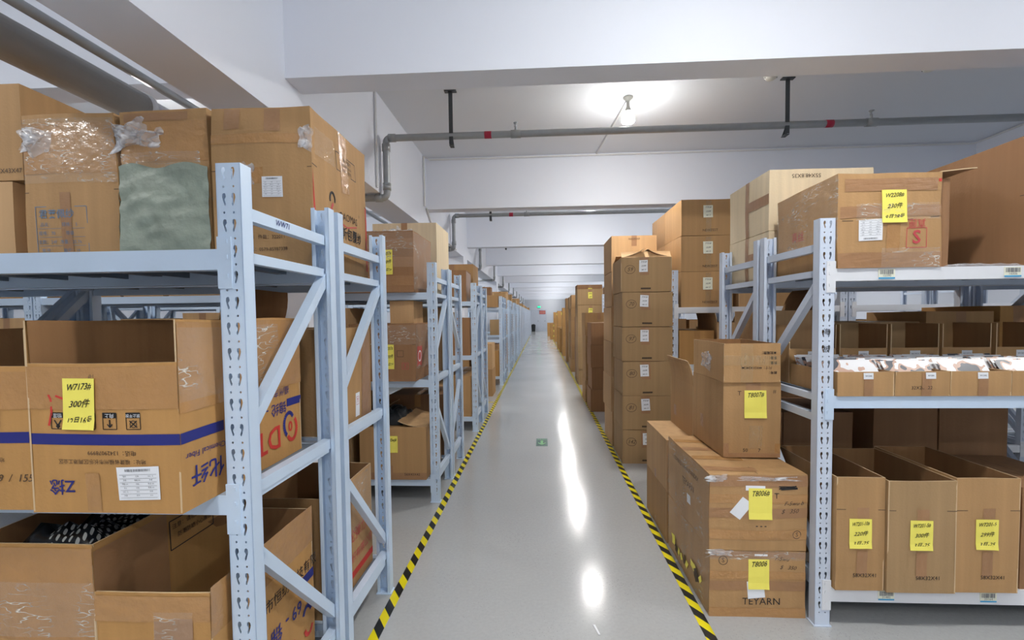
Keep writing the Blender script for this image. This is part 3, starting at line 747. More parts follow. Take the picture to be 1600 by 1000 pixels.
L2, S = carton(.345, .56, .575, (-1.118, 1.195, .20), 0, 'card_orange', True, None, .004, .004, 14, label='open brown box with blue and red print at the bottom of the left rack', n=10,
    prints=lambda mb, S: (put_text(mb, S, 'right', '福州市恒纺科技有限', .36, .36, .05, 4, .0), put_text(mb, S, 'right', '69 - 锦', .36, .24, .07, 5, U, bold=.01), put_text(mb, S, 'right', 'DTY', .30, .10, .12, 6, U, bold=.012),
        patch(mb, S, 'right', .46, .56, .30, .335, .0012, 2, 1, 5), ring(mb, S, 'right', .50, .17, .03, .016, 5, a0=.3, a1=2.8, ry=.04), ring(mb, S, 'right', .51, .13, .03, .016, 6, a0=3.4, a1=5.9, ry=.04)))
tape(L2, S, 'front', 0, .345, .49, .565, 'tape_brown', wob=.002); tape(L2, S, 'right', 0, .56, .44, .59, 'tape_brown', wob=.002, nu=16); tape(L2, S, 'front', .18, .295, .40, .50, 'tape_dull')
film(L2, S, 'front', .18, .295, .36, .52)
o = lump('plastic_bag', -.13, .13, .02, .50, -.1, .22, 'film_crumple', 'crumpled clear plastic inside the open box at lower left', 'bag', 9); o.location = (-1.09, 1.21, .32)
LB, S = carton(.42, .5, .55, (-1.16, 1.905, .20), 0, 'card', True, None, .004, .006, 16, label='open box with red print on the lowest shelf of the rear left rack', n=9,
    prints=lambda mb, S: (put_text(mb, S, 'right', '锦纶弹力丝', .30, .26, .07, 11), put_text(mb, S, 'right', '浙江纺织有限公司', .27, .15, .055, 11), patch(mb, S, 'right', .16, .5, .05, .085, .0012, 3, 1, 6), patch(mb, S, 'right', .0, .12, .09, .12, .0012, 3, 1, 6)))
film(LB, S, 'right', .02, .5, .28, .54); flap(LB, S, 'left', .22, 35, 'card_dark')
carton(.4, .5, .62, (-1.60, 1.905, .20), 0, 'card_dark', False, label='dark brown box behind the open print box, rear left rack bottom')
carton(.40, .5, .48, (-1.92, 1.2, .20), 0, 'card', False, label='brown box left of the tall taped box, lowest left shelf')
# --- top shelf, left
def pr_T3(mb, S):
    f = 'front'
    stroke(mb, S, f, [(.0, .43), (S.w, .44)], .003, 3)
    put_text(mb, S, f, 'ORAL E.CN   件数：322011', .20, .145, .020, 3); put_text(mb, S, f, 'SKYD   传真：0579-85987338', .20, .095, .020, 3)
    f = 'right'
    stroke(mb, S, f, [(.0, .455), (S.d, .40)], .004, 3)
    frame_rect(mb, S, f, .22, .44, .50, .585, .004, 4); put_text(mb, S, f, '名称 包覆纱', .33, .565, .022, 4); put_text(mb, S, f, 'GOLDEN BEAR', .33, .54, .018, 4); put_text(mb, S, f, '20/30 D 黑色', .33, .515, .02, 4)
    put_text(mb, S, f, 'BAOMAS', .33, .285, .050, 3); put_text(mb, S, f, '®', .455, .325, .02, 3)
    put_text(mb, S, f, '玛斯包覆纱', .33, .205, .062, 4, bold=.012); put_text(mb, S, f, 'MAS BAOFUSHA', .33, .135, .042, 4)
    ring(mb, S, f, .165, .345, .022, .012, 4, a0=-.4, a1=3.6, ry=.03); ring(mb, S, f, .185, .29, .03, .014, 11, a0=2.0, a1=5.6, ry=.04); stroke(mb, S, f, [(.21, .262), (.30, .24), (.42, .262)], .006, 11)
    mb.face([S(f, .005, .05, .0014), S(f, .035, .05, .0014), S(f, .005, .44, .0014)], 6)
    patch(mb, S, f, S.d - .02, S.d - .002, .05, .40, .0014, 1, 4, 6)
T3, S = carton(.44, .585, .69, (-1.178, 1.875, 1.755), 0, 'card', False, None, .006, .012, 21, taper=.02, label='big worn box with BAOMAS print on top of the left rack', prints=pr_T3, n=12)
tape(T3, S, 'front', 0, .44, .54, .58, 'tape_brown'); tape(T3, S, 'front', .06, .13, .60, .685, 'tape_dull'); tape(T3, S, 'front', .24, .31, .59, .685, 'tape_dull'); tape(T3, S, 'front', .16, .23, .37, .44, 'tape_brown')
tape(T3, S, 'right', .26, .34, .40, .685, 'tape_brown', wob=.002); film(T3, S, 'right', .02, .20, .5, .62, wob=.01); ship_label(T3, S, 'front', .27, .355, .092, .088, 0, 'top')
crumple(T3, S, 'front', .42, .56, .06, .08, .02, seed=3); crumple(T3, S, 'front', .16, .41, .06, .08, .01, seed=8)
T2, S = carton(.405, .56, .70, (-1.616, 1.885, 1.755), 0, 'card', False, None, .005, .010, 23, label='box with lower half wrapped in a grey green sack, left rack top', n=12, taper=.02)
tape(T2, S, 'front', 0, .405, .48, .65, 'tape_brown', wob=.002); tape(T2, S, 'front', .02, .32, .655, .69, 'tape_dull')
mb = MB(); n = 26
for f in ('front', 'right', 'left'):
    Uw = S.size(f)[0]; vs = []
    for j in range(n + 1):
        for i in range(n + 1):
            u, v = Uw * i / n, (.46 + .012 * math.sin(i * .4)) * j / n; q = noise.noise(Vector((u * 6 + v * 5, v * 26 - u * 6, 5)))
            vs.append(S(f, u, v, .008 + .010 * (q + .5) + .006 * noise.noise(Vector((u * 30, v * 30, 1)))))
    mb.raw(vs, [(j * (n + 1) + i, j * (n + 1) + i + 1, (j + 1) * (n + 1) + i + 1, (j + 1) * (n + 1) + i) for j in range(n) for i in range(n)])
mb.build('woven_sack', 'sack_green', T2, True)
crumple(T2, S, 'front', .045, .60, .15, .12, .05, seed=11); crumple(T2, S, 'front', .13, .58, .13, .07, .03, seed=12); film(T2, S, 'front', .0, .37, .30, .52, wob=.006)
def pr_T1(mb, S):
    f = 'front'; stroke(mb, S, f, [(.0, .36), (S.w, .37)], .003, 3)
    frame_rect(mb, S, f, .05, .29, .02, .30, .003, 7); put_text(mb, S, f, '君莱佩纱', .15, .265, .042, 7, bold=.01)
    for i, (a, b_) in enumerate((('品名：', '规格： S'), ('规格：70', '等级'), ('支数：24F', '净重：25.76'), ('批号：', '箱号：19'), ('毛重：98', '日期：20'))):
        y = .22 - .038 * i; put_text(mb, S, f, a, .10, y, .020, 7); put_text(mb, S, f, b_, .21, y, .020, 7); stroke(mb, S, f, [(.06, y - .016), (.28, y - .016)], .0015, 7)
    put_text(mb, S, f, '无缝贴身包装物料', .16, .035, .020, 3)
T1, S = carton(.43, .56, .70, (-2.050, 1.885, 1.755), 0, 'card', False, None, .006, .010, 26, label='crumpled box with blue printed table on top of the left rack', prints=pr_T1, n=12, taper=.01)
tape(T1, S, 'front', 0, .43, .44, .66, 'tape_brown', wob=.002, nu=16, nv=12); film(T1, S, 'front', 0, .43, .40, .68, wob=.008); crumple(T1, S, 'front', .06, .58, .15, .09, .04, seed=15); tape(T1, S, 'front', .17, .22, .10, .36, 'tape_dull')
film(T1, S, 'right', .0, .3, .05, .60)
T0b, S = carton(.5, .5, .42, (-2.59, 1.90, 1.755), 0, 'card_pale', False, label='pale box at the far left of the top shelf, lower of two')
T0, S = carton(.60, .56, .42, (-2.585, 1.90, 2.18), 0, 'card', False, label='larger box stacked on the pale box at top left corner', prints=lambda mb, S: put_text(mb, S, 'front', '66X43X47', .53, .04, .03, 3))

# ------------------------------------------------------------------ second left row
def small_note(o, S, cu, cv, lines, w_=.09, h_=.12, f='front', rot=0): return note(o, S, f, cu, cv, w_, h_, lines, rot=rot)
E1, S = carton(.56, .58, .49, (-1.294, 3.56, 1.755), 0, 'card_dark', False, None, .005, .008, 31, label='tape wrapped dark box with yellow note on top of the second left row', n=10)
for k in range(3): tape(E1, S, 'front', 0, .56, .05 + k * .15, .13 + k * .15, 'tape_dull', wob=.001)
film(E1, S, 'right', 0, .58, .02, .48); film(E1, S, 'front', .0, .56, .2, .48); note(E1, S, 'front', .345, .24, .10, .20, ['W2057#', '300件', '11月24'], rot=.0); crumple(E1, S, 'top', .35, .2, .3, .2, .10, seed=5)
E2, S = carton(.62, .56, .70, (-1.30, 4.28, 1.755), 0, 'card_pale_lit', False, label='tall pale box behind the tape wrapped box, second left row top'); tape_run(E2, S, ('top', 'front'), .28, .34)
E3, S = carton(.55, .55, .47, (-1.29, 3.58, 1.03), 0, 'card_dark', False, None, .006, .008, 34, label='worn box with red letter Z, second left row middle shelf', n=9,
    prints=lambda mb, S: (frame_rect(mb, S, 'front', .44, .49, .10, .15, .003, 11), put_text(mb, S, 'front', 'Z', .465, .125, .04, 11), frame_rect(mb, S, 'front', .40, .45, .20, .25, .003, 3), patch(mb, S, 'right', .03, .16, .12, .28, .0013, 2, 2, 6), ring(mb, S, 'right', .095, .20, .04, .012, 9), stroke(mb, S, 'front', [(0, .30), (.55, .30)], .003, 3)))
film(E3, S, 'front', .1, .55, .3, .46); film(E3, S, 'right', 0, .5, .1, .46); note(E3, S, 'front', .335, .20, .08, .20, ['W2057#', '300件', '3月25'])
E3b, S = carton(.20, .30, .19, (-1.16, 3.70, 1.50), 0, 'card_pale', False, label='small pale box standing on the worn Z box, second left row')
E4, S = carton(.56, .55, .44, (-1.24, 3.63, .20), 0, 'card', False, None, .004, .006, 36, label='brown box with dark sheets on top, second left row bottom', n=9,
    prints=lambda mb, S: (put_text(mb, S, 'front', '56X43X42', .44, .045, .030, 4),))
note(E4, S, 'front', .275, .30, .10, .14, ['W0wj#', '']); tape(E4, S, 'front', .22, .28, .0, .12, 'tape_dull'); tape(E4, S, 'front', 0, .56, .0, .06, 'tape_dull'); flap(E4, S, 'left', .22, -60, 'card'); flap(E4, S, 'right', .24, -86, 'card_pale')
o = lump('plastic_sheet', -.2, .2, .0, .4, 0, .13, 'bag_black', 'black plastic sheeting heaped on the bottom box, second left row', 'sheet', 4, amp=.05); o.location = (-1.37, 3.68, .645)
SHELVES = [(.20, 'bottom shelf', .66), (1.03, 'middle shelf', .63), (1.755, 'top', .6)]
KINDS = ['card', 'card_dark', 'card', 'card_pale', 'card_orange', 'card_grey']
TONE = dict(card='brown', card_dark='dark brown', card_pale='pale brown', card_orange='orange brown', card_grey='dull brown', card_pale_lit='cream')
def fill(sg, xe, y, z, room, n, where, seed, start=0.085, depth=(.48, .57), gap=(.01, .05), notes=.25, hmin=.30, openp=.18, count0=0, xmax=1.66, hf=1.0, single=False, mark='note_yellow'):
    q = random.Random(seed); x = start; k = 0
    while k < n and x < xmax:
        w_ = q.uniform(.32, .56); 
        if x + w_ > xmax: w_ = xmax - x
        if w_ < .2: break
        d_ = q.uniform(*depth); h_ = min(room, q.uniform(hmin, max(hmin + .02, room * hf))); mt = q.choice(KINDS); op = q.random() < openp
        cx = xe + sg * (x + w_ / 2); ps = ORD[k + count0]
        zz = z; stacked = (not op) and h_ < room * .52 and q.random() < .8
        hs = [h_] + ([min(room - h_ - .01, h_ * q.uniform(.8, 1.05))] if stacked else [])
        for si, hh in enumerate(hs):
            pos = '' if len(hs) == 1 else ('lower ' if si == 0 else 'upper ')
            lab = '%s%s%s box, %s from aisle, %s' % (pos, 'open ' if op else '', TONE[mt], ps, where)
            o, S = carton(w_ - .01 - .02 * si, d_ - .03 * si, hh, (cx, y + .012 + q.uniform(0, .02) + si * .01, zz), q.uniform(-.012, .012), mt, op, label=lab, seed=q.random() * 60, n=3, amp=.002, bulge=.004)
            if not op:
                tape_run(o, S, ('top', 'front'), w_ / 2 - .03, w_ / 2 + .03, q.choice(('tape_dull', 'tape_brown')))
            if op and q.random() < .6: flap(o, S, q.choice(('left', 'right')), .16, q.choice((20, -25, 10)), mt)
            if q.random() < notes: note(o, S, 'front', w_ * q.uniform(.35, .6), hh * q.uniform(.45, .65), .075, .105, ['W%d#' % q.randint(2100, 7400), '%d件' % (q.randint(8, 30) * 10), '%d月%d号' % (q.randint(1, 12), q.randint(1, 28))])
            elif q.random() < .35 and hh > .2:
                mbx = MB(); put_text(mbx, S, 'front', q.choice(('58X32X41', '56X43X42', '50X40X45', '60X40X50')), w_ * .6, .05, .028); mbx.build('printed_size', 'ink_soft', o)
            zz += hh + .002
        x += w_ + q.uniform(*gap); k += 1
    return k
def W(i, j, side, sh): return '%s, %s %s %s row' % (sh, ('front', 'rear')[j], ORD[i], side)
# remaining space in the first three left rows
sd = 100
for i, y in enumerate(LEFT):
    for j in (0, 1):
        yy = y + j * GAP
        for li, (z, nm, room) in enumerate(SHELVES):
            sd += 1
            if i == 0:
                if j == 0: continue
                if li == 1: fill(-1, LX, yy, z, .50, 1, W(i, j, 'left', nm), sd, start=1.17, count0=2)
                continue
            if i == 1:
                if li and j == 0:
                    for kb, nb in ((1, 'outer bay, '), (2, 'far outer bay, ')): fill(-1, LX - 1.76 * kb, yy, z, room, 4, nb + W(i, j, 'left', nm), sd + 500 * kb, notes=0, hmin=.46)
                if j == 0: fill(-1, LX, yy, z, room, 3, W(i, j, 'left', nm), sd, start=.75, count0=1, notes=.1, hmin=.42)
                else:
                    if li == 2: fill(-1, LX, yy, z, .5, 2, W(i, j, 'left', nm), sd, start=.76, count0=1)
                    else: fill(-1, LX, yy, z, room, 4, W(i, j, 'left', nm), sd, notes=.6)
                continue
            if i == 2 and li == 2: continue
            n_ = 2 if i < 4 else 1
            if i >= 4 and j == 1 and li == 0: continue
            if i >= 8 and (j == 1 or li == 0): continue
            if i == 3 and j == 0 and li == 2: continue
            if q_ := (i >= 3 and R.random() < .12): continue
            fill(-1, LX, yy, z, room, n_, W(i, j, 'left', nm), sd, start=.085 + (0.0 if i < 4 else .02), notes=.3, hmin=.26)
            if i < 3 and li == 1 and j == 1:
                for kb, nb in ((1, 'outer bay, '), (2, 'far outer bay, ')): fill(-1, LX - 1.76 * kb, yy, z, room, 4, nb + W(i, j, 'left', nm), sd + 500 * kb, notes=0, hmin=.36)
# third row top
G1, S = carton(.40, .52, .42, (-1.19, 5.96, 1.755), .03, 'card_dark', False, label='dark box with pale right side, front of third left row top')
tape(G1, S, 'right', 0, .5, 0, .4, 'tape_dull')
G0, S = carton(.5, .5, .33, (-1.80, 5.96, 1.755), 0, 'card', False, label='brown box left of the dark box, third left row top')
G2, S = carton(.62, .52, .57, (-1.30, 6.60, 1.755), 0, 'card', False, label='tall box at the rear of the third left row top')
tape_run(G2, S, ('top', 'front'), .28, .34)
H1, S = carton(.52, .5, .27, (-1.21, 9.96, 1.755), 0, 'card', False, label='brown box with yellow note on top of the fourth left row'); note(H1, S, 'front', .22, .14, .09, .15, ['W2088#', '200件'])
H2, S = carton(.36, .4, .18, (-1.30, 10.0, 2.03), 0, 'card_dark', False, label='small dark box stacked on the noted box, fourth left row')
# floor cartons between third and fourth left rows
for (x, y, z, w_, d_, h_, mt, lab) in ((-1.155, 8.60, 0, .42, .6, .52, 'card', 'lower box of the near pair standing on the floor, left side'), (-1.15, 8.62, .523, .40, .56, .50, 'card_pale', 'upper box of the near pair standing on the floor, left side'),
        (-1.62, 8.62, 0, .46, .58, .50, 'card_dark', 'lower box left of the near floor pair, left side'), (-1.62, 8.65, .503, .44, .55, .42, 'card', 'upper box left of the near floor pair, left side')):
    o, S = carton(w_, d_, h_, (x, y, z), 0, mt, False, label=lab); tape_run(o, S, ('top', 'front'), w_ / 2 - .03, w_ / 2 + .03)

# ------------------------------------------------------------------ right aisle edge: floor boxes
B1, S = carton(.478, .72, .345, (1.086, 2.29, 0), 0, 'card', False, None, .005, .006, 51, n=11, label='bottom taped box marked TEYARN with yellow T8008 note',
    prints=lambda mb, S: (put_text(mb, S, 'front', 'TEYARN', .26, .082, .050, 4), ring(mb, S, 'front', .065, .295, .022, .003, 4), put_text(mb, S, 'front', 'S', .065, .295, .032, 4),
        put_text(mb, S, 'front', 'F-5wu', .36, .305, .028, 3, -.05, shear=.4), put_text(mb, S, 'front', '$   350', .39, .262, .028, 3, -.05, shear=.4)))
for k, (a, b_) in enumerate(((.14, .19), (.20, .24), (.31, .34), (.0, .05))): tape(B1, S, 'front', 0, .478, a, b_, 'tape_brown' if k % 2 else 'tape_dull', wob=.001)
film(B1, S, 'left', 0, .72, 0, .34); film(B1, S, 'front', 0, .5, .30, .345); crumple(B1, S, 'front', .05, .335, .12, .03, .012, seed=2)
q = random.Random(5)
for k in range(9):
    mb = MB(); u = .10 + k * .062 + q.uniform(-.015, .015); zc = .07 + .05 * q.random() + k * .006; hh = q.uniform(.015, .034); patch(mb, S, 'left', u, u + q.uniform(.02, .07), zc - hh, zc + hh, .0045 + k * .0004, 4, 4, 0, q.uniform(-1.0, .6), wob=.006)
    mb.build('tape_remnant', 'note_yellow' if k % 3 != 1 else 'ink_soft', B1)
note(B1, S, 'front', .245, .225, .104, .155, ['T8008', '', ''], size=.038)
mb = MB(); patch(mb, S, 'front', .19, .275, .10, .19, .0022, 3, 3, 0, .1); mb.build('torn_label', 'paper_white', B1)
mb = MB(); patch(mb, S, 'front', .225, .29, .318, .328, .0022, 2, 1, 0); mb.build('torn_label', 'paper_white', B1)
B2, S = carton(.480, .725, .39, (1.086, 2.285, .348), 0, 'card', False, None, .006, .008, 53, n=11, label='upper taped box on the floor pile with yellow T8006 note',
    prints=lambda mb, S: (ring(mb, S, 'front', .43, .085, .020, .003, 4), put_text(mb, S, 'front', 'S', .43, .085, .030, 4), put_text(mb, S, 'front', '- - -', .25, .135, .035, 4, bold=.02), put_text(mb, S, 'front', 'T', .325, .285, .04, 4),
        put_text(mb, S, 'front', 'F-5wu b', .41, .245, .030, 3, .0, shear=.4), put_text(mb, S, 'front', '$   350', .39, .205, .030, 3, 0, shear=.4), put_text(mb, S, 'left', 'COVERED YARN SPANDEX', .36, .30, .035, 3), put_text(mb, S, 'left', 'TEYARN', .42, .22, .05, 3)))
mb = MB()
for k in range(12): stroke(mb, S, 'front', [(.335 + q.uniform(0, .02), .325 + q.uniform(-.008, .008)), (.42 + q.uniform(-.02, .01), .327 + q.uniform(-.008, .008))], .005, 0, .0022 + k * .0001)
mb.build('scribble', 'ink_black', B2)
for k, (a, b_) in enumerate(((.17, .22), (.06, .11), (.33, .385), (.245, .29))): tape(B2, S, 'front', 0, .48, a, b_, 'tape_brown' if k % 2 else 'tape_dull', wob=.001)
for k in range(4): tape(B2, S, 'top', .0, .26, .05 + k * .17, .11 + k * .17, 'tape_brown' if k % 2 else 'tape_dull', rot=-.12)
film(B2, S, 'left', 0, .725, 0, .385, wob=.009); crumple(B2, S, 'front', .03, .375, .10, .03, .012, seed=6); crumple(B2, S, 'front', .28, .37, .25, .02, .012, seed=7)
flap(B2, S, 'right', .22, -89, 'card', bend=-.05)
note(B2, S, 'front', .245, .245, .112, .155, ['T8006#', '', ''], size=.038)
for args in (('front', .125, .185, .17, .27, .0022, 3, 3, 0, -.65), ('front', .175, .27, .31, .335, .0022, 3, 2, 0), ('left', .42, .47, .12, .17, .004, 2, 2)):
    mb = MB(); patch(mb, S, *args); mb.build('torn_label', 'paper_white', B2)
# pair of slim boxes behind
for z, lab in ((0, 'lower plain box behind the TEYARN boxes at the aisle edge'), (.353, 'upper plain box behind the TEYARN boxes at the aisle edge')):
    o, S = carton(.50, .57, .35, (1.09, 3.03, z), 0, 'card_pale' if z else 'card', False, None, .002, .004, 55 + z, label=lab, seam=False); tape(o, S, 'left', .26, .30, .0, .06, 'tape_dull')
B3_, S = carton(.310, .49, .42, (1.165, 2.53, .748), 0, 'card', False, None, .003, .006, 57, n=9, label='brown box with yellow T8007 note on the floor pile',
    prints=lambda mb, S: (put_text(mb, S, 'front', 'T', .085, .36, .035, 3), put_text(mb, S, 'front', '#', .275, .37, .03, 3), put_text(mb, S, 'front', '50       7', .155, .04, .028, 4)))
note(B3_, S, 'front', .170, .30, .118, .155, ['T8007#', '', ''], size=.036); tape(B3_, S, 'front', .12, .20, .375, .418, 'tape_dull'); tape(B3_, S, 'front', .14, .21, .05, .18, 'clear_tape'); tape(B3_, S, 'front', 0, .31, .0, .025, 'tape_dull')
tape(B3_, S, 'front', .0, .03, .02, .08, 'tape_dull'); tape(B3_, S, 'left', .15, .20, .10, .18, 'tape_dull'); tape(B3_, S, 'front', .28, .31, .02, .08, 'tape_brown')
B4, S = carton(.302, .50, .215, (1.158, 2.515, 1.17), -.01, 'card', True, None, .003, .003, 59, n=9, label='empty open box with upside down print topping the floor pile',
    prints=lambda mb, S: (put_text(mb, S, 'front', '本批箱数：', .235, .165, .018, 4, U, bold=.012), put_text(mb, S, 'front', '重量：', .255, .137, .018, 4, U, bold=.012), put_text(mb, S, 'front', '数量：', .255, .110, .018, 4, U, bold=.012), put_text(mb, S, 'front', '尺寸：44X31X24CM', .175, .082, .018, 4, U, bold=.006), put_text(mb, S, 'front', '款号：', .255, .055, .018, 4, U, bold=.012)))
tape(B4, S, 'front', .09, .155, .0, .21, 'clear_tape'); tape(B4, S, 'front', 0, .30, .095, .15, 'clear_tape', .0024); crumple(B4, S, 'left', .25, .10, .16, .08, .01, seed=3)
B5, S = carton(.30, .52, .36, (1.17, 3.05, .706), 0, 'card', True, None, .003, .003, 61, label='open box with a standing flap behind the T8007 box'); flap(B5, S, 'left', .17, 4, 'card'); tape(B5, S, 'left', .1, .16, .08, .16, 'tape_dull')

# ------------------------------------------------------------------ stacks along the right tape
STK = 'stacked boxes along the right edge of the aisle'
nums = ['142', '81', '80', '97', '70', '59']
for k in range(6):
    h_ = .352; op = k == 5
    o, S = carton(.51, .55, h_, (1.092 + R.uniform(-.008, .008), 4.66 + R.uniform(0, .012), .357 * k), R.uniform(-.01, .01), 'card_grey', op, None, .004, .008, 70 + k, n=8,
        label='labelled box circled %s, %s from the floor in the nearest tall stack' % (nums[k], ORD[k]), group='labelled boxes in the nearest tall stack',
        prints=lambda mb, S: (ring(mb, S, 'front', .09, .23, .052, .004, 3, ry=.042), put_text(mb, S, 'front', nums[k], .09, .23, .055, 3, shear=.3), patch(mb, S, 'front', .20, .30, .025, .042, .0013, 2, 1, 3)))
    tape(o, S, 'front', .19, .28, .17, .35, 'tape_dull', rot=.02)
    note(o, S, 'front', .235 + R.uniform(-.02, .02), .262, .085, .12, ['TT51#', '10.04', '08:13'], 'paper_white', rot=R.uniform(-.06, .08), off=.004)
    if op:
        flap(o, S, 'front', .08, -45, 'card_pale'); flap(o, S, 'back', .2, -80, 'card'); flap(o, S, 'right', .25, -78, 'card'); flap(o, S, 'left', .25, -78, 'card')
hs = [.41] * 6; z = 0
for k in range(6):
    o, S = carton(.52, .62, .407, (1.085 + R.uniform(-.01, .01), 5.30, z), 0, 'card_pale', False, None, .003, .007, 80 + k, n=5, label='pinkish brown box, %s from the floor in the stack behind the circled boxes' % ORD[k], group=STK,
        prints=(lambda mb, S: put_text(mb, S, 'front', '50X30X60', .26, .37, .03, 3)) if k == 5 else None); tape_run(o, S, ('top', 'front'), .23, .29); z += .412
# (y, xleft, w, d, n, h, mat, notes)
STACKS = [(7.2, .80, .50, .58, 4, .358, 'card_dark', 0), (7.95, .79, .5, .6, 4, .40, 'card', 0), (10.0, .83, .56, .62, 6, .356, 'card_grey', 2), (10.75, .86, .6, .6, 6, .38, 'card_dark', 1), (12.3, .84, .46, .6, 6, .352, 'card', 0),
          (13.4, .86, .5, .6, 6, .35, 'card_grey', 0), (15.1, .86, .42, .6, 6, .355, 'card', 0), (17.2, .84, .42, .6, 5, .37, 'card_orange', 1), (19.0, .80, .45, .6, 3, .34, 'card_orange', 0), (21.2, .78, .5, .6, 3, .34, 'card_orange', 0), (23.8, .90, .5, .6, 5, .36, 'card_orange', 2),
          (26.5, .80, .45, .6, 4, .36, 'card_orange', 3), (29.5, .62, .5, .6, 3, .35, 'card_orange', 3), (31.5, .9, .5, .6, 5, .36, 'card_orange', 1), (34, .5, .5, .6, 3, .34, 'card_orange', 3), (37, .62, .5, .6, 2, .34, 'card', 0)]
for si, (y, xl, w_, d_, n_, h_, mt, nn) in enumerate(STACKS):
    for k in range(n_):
        o, S = carton(w_ + R.uniform(-.01, .01), d_, h_ - .004, (xl + w_ / 2 + R.uniform(-.012, .012), y + R.uniform(-.01, .01), h_ * k), 0, mt, False, None, .002, .005, 90 + si + k * .3, n=3,
            label='%s box, %s from the floor in the %s stack along the right tape' % (TONE[mt], ORD[k], ORD[si + 2] if si + 2 < 16 else 'penultimate' if si + 2 == 16 else 'last'), group=STK)
        tape_run(o, S, ('front', 'top'), w_ / 2 - .03, w_ / 2 + .03)
        if k >= n_ - nn: note(o, S, 'front', w_ * .5, h_ * .6, .09, .14, ['W36#', '200'] if y < 20 else None, rot=R.uniform(-.1, .1))

# ------------------------------------------------------------------ right first row
S1, S = carton(.47, .54, .445, (1.652, 2.225, 1.76), 0, 'card', False, None, .006, .008, 101, n=12, taper=.0, label='battered box with red letter S and yellow note on right top shelf',
    prints=lambda mb, S: (stroke(mb, S, 'front', [(.02, .225), (.25, .215), (.46, .232)], .003, 3), frame_rect(mb, S, 'front', .310, .40, .09, .18, .003, 11), put_text(mb, S, 'front', 'S', .355, .135, .085, 11, bold=.02), put_text(mb, S, 'front', '真匣', .355, .205, .042, 11, U),
        patch(mb, S, 'front', .455, .468, .40, .415, .0015, 1, 1, 6), put_text(mb, S, 'left', '真丝', .22, .20, .06, 11)))
tape(S1, S, 'front', .01, .47, .235, .29, 'tape_dull', wob=.002); tape(S1, S, 'front', 0, .47, .0, .07, 'tape_dull', wob=.002); tape(S1, S, 'front', .22, .28, .01, .20, 'tape_brown')
film(S1, S, 'left', 0, .55, .12, .44, wob=.010); film(S1, S, 'front', .08, .46, .22, .30, wob=.008); film(S1, S, 'front', .2, .46, .0, .09)
note(S1, S, 'front', .248, .285, .112, .158, ['W2208#', '230件', '9月28号'], off=.005); ship_label(S1, S, 'front', .147, .175, .105, .10, .03, 'bottom')
tape(S1, S, 'front', .03, .45, .36, .42, 'tape_dull', wob=.003)
flap(S1, S, 'right', .16, 84, 'card_dark', bend=.02)
# big empty box to its right
def big_open():
    o, S = carton(.75, .56, .61, (2.66, 2.24, 1.76), 0, 'card_dark', False, None, .004, .010, 105, label='very large brown box at the right edge of top shelf', n=8, prints=lambda mb, S: stroke(mb, S, 'left', [(.0, .36), (.56, .33)], .003, 3))  # darker card stands in for the shade on its left face
    return o
big_open()
SB, S = carton(.055, .50, .42, (1.925, 2.26, 1.76), 0, 'card_dark', False, label='narrow dark box between the red S box and the very large box')
o = lump('plastic_sheet', -.17, .17, .0, .16, 0, .012, 'film_crumple', 'flat clear plastic packet lying at the right top shelf edge', 'packet', 12, amp=.01); o.location = (2.10, 2.235, 1.764)
for z, h_, lab in ((1.76, .30, 'lower of two large pale boxes at the rear of the first right row top'), (2.063, .37, 'upper of two large pale boxes at the rear of the first right row top')):
    o, S = carton(.62, .57, h_, (1.730, 2.88, z), 0, 'card_pale_lit', False, None, .003, .006, 108 + z, label=lab, n=6, prints=(lambda mb, S: put_text(mb, S, 'front', '55X48.8X35', .22, .33, .034, 3, U)) if z > 2 else None)
    tape(o, S, 'left', .26, .31, 0, h_, 'tape_dull'); tape(o, S, 'left', .31, .57, h_ * .45, h_ * .62, 'tape_dull')
carton(.6, .55, .55, (2.40, 2.88, 1.76), 0, 'card', False, label='brown box behind the very large box, right top shelf rear')
# tray boxes with printed cards on the middle shelf
ZM = 1.145; cnum = 0
cards = MB(); cards.box(-.115, .115, 0, .0012, 0, .135); cardp = None
for k, (xl, w_) in enumerate(((1.425, .262), (1.692, .25), (1.946, .272), (2.222, .27))):
    o, S = carton(w_, .40, .118, (xl + w_ / 2, 2.222, ZM), 0, 'card', True, None, .002, .003, 120 + k, n=6, label='low tray of printed cards, %s from the post on right middle shelf' % ORD[k], group='trays of printed cards',
        prints=(lambda mb, S: put_text(mb, S, 'front', '32X26X22', .12, .04, .022, 4)) if k == 1 else None)
    note(o, S, 'front', .14 + .02 * (k % 2), .098, .046, .030, ['W13%d' % (40 + k)], 'paper_white', size=.010, sub='printed_lettering', curl=0); tape(o, S, 'front', .12, .165, 0, .11, 'tape_dull')
    for c in range(13):
        if cardp is None: cd = cardp = cards.build('printed_card', 'card_photo')
        else: cd = cardp.copy(); COL.objects.link(cd)
        tilt = -1.05 + .02 * c + R.uniform(-.05, .05)
        cd.location = (xl + w_ / 2 + R.uniform(-.012, .012), 2.262 + c * .024, ZM + .05 + .002 * (c % 3)); cd.rotation_euler = (tilt + PI / 2 - .52 + .25, 0, R.uniform(-.03, .03))
        cd.rotation_euler = (-.62 + R.uniform(-.08, .08), 0, R.uniform(-.04, .04))
        tag(cd, 'glossy printed card leaning in the %s card tray from the post' % ORD[k], 'card', 'printed cards in the %s tray' % ORD[k])
for k, xl in enumerate((1.42, 1.70, 1.98, 2.26, 2.55)):
    o, S = carton(.262, .24, .335, (xl + .135, 2.645, ZM), 0, 'card', True, dict(front=.20), .002, .003, 130 + k, n=6, label='upright picking box with low front, %s from the post behind the trays' % ORD[k], group='picking boxes behind the trays')
    note(o, S, 'front', .13, .165, .056, .038, ['W1352%d' % k], 'paper_white', size=.012, sub='printed_lettering', curl=0)
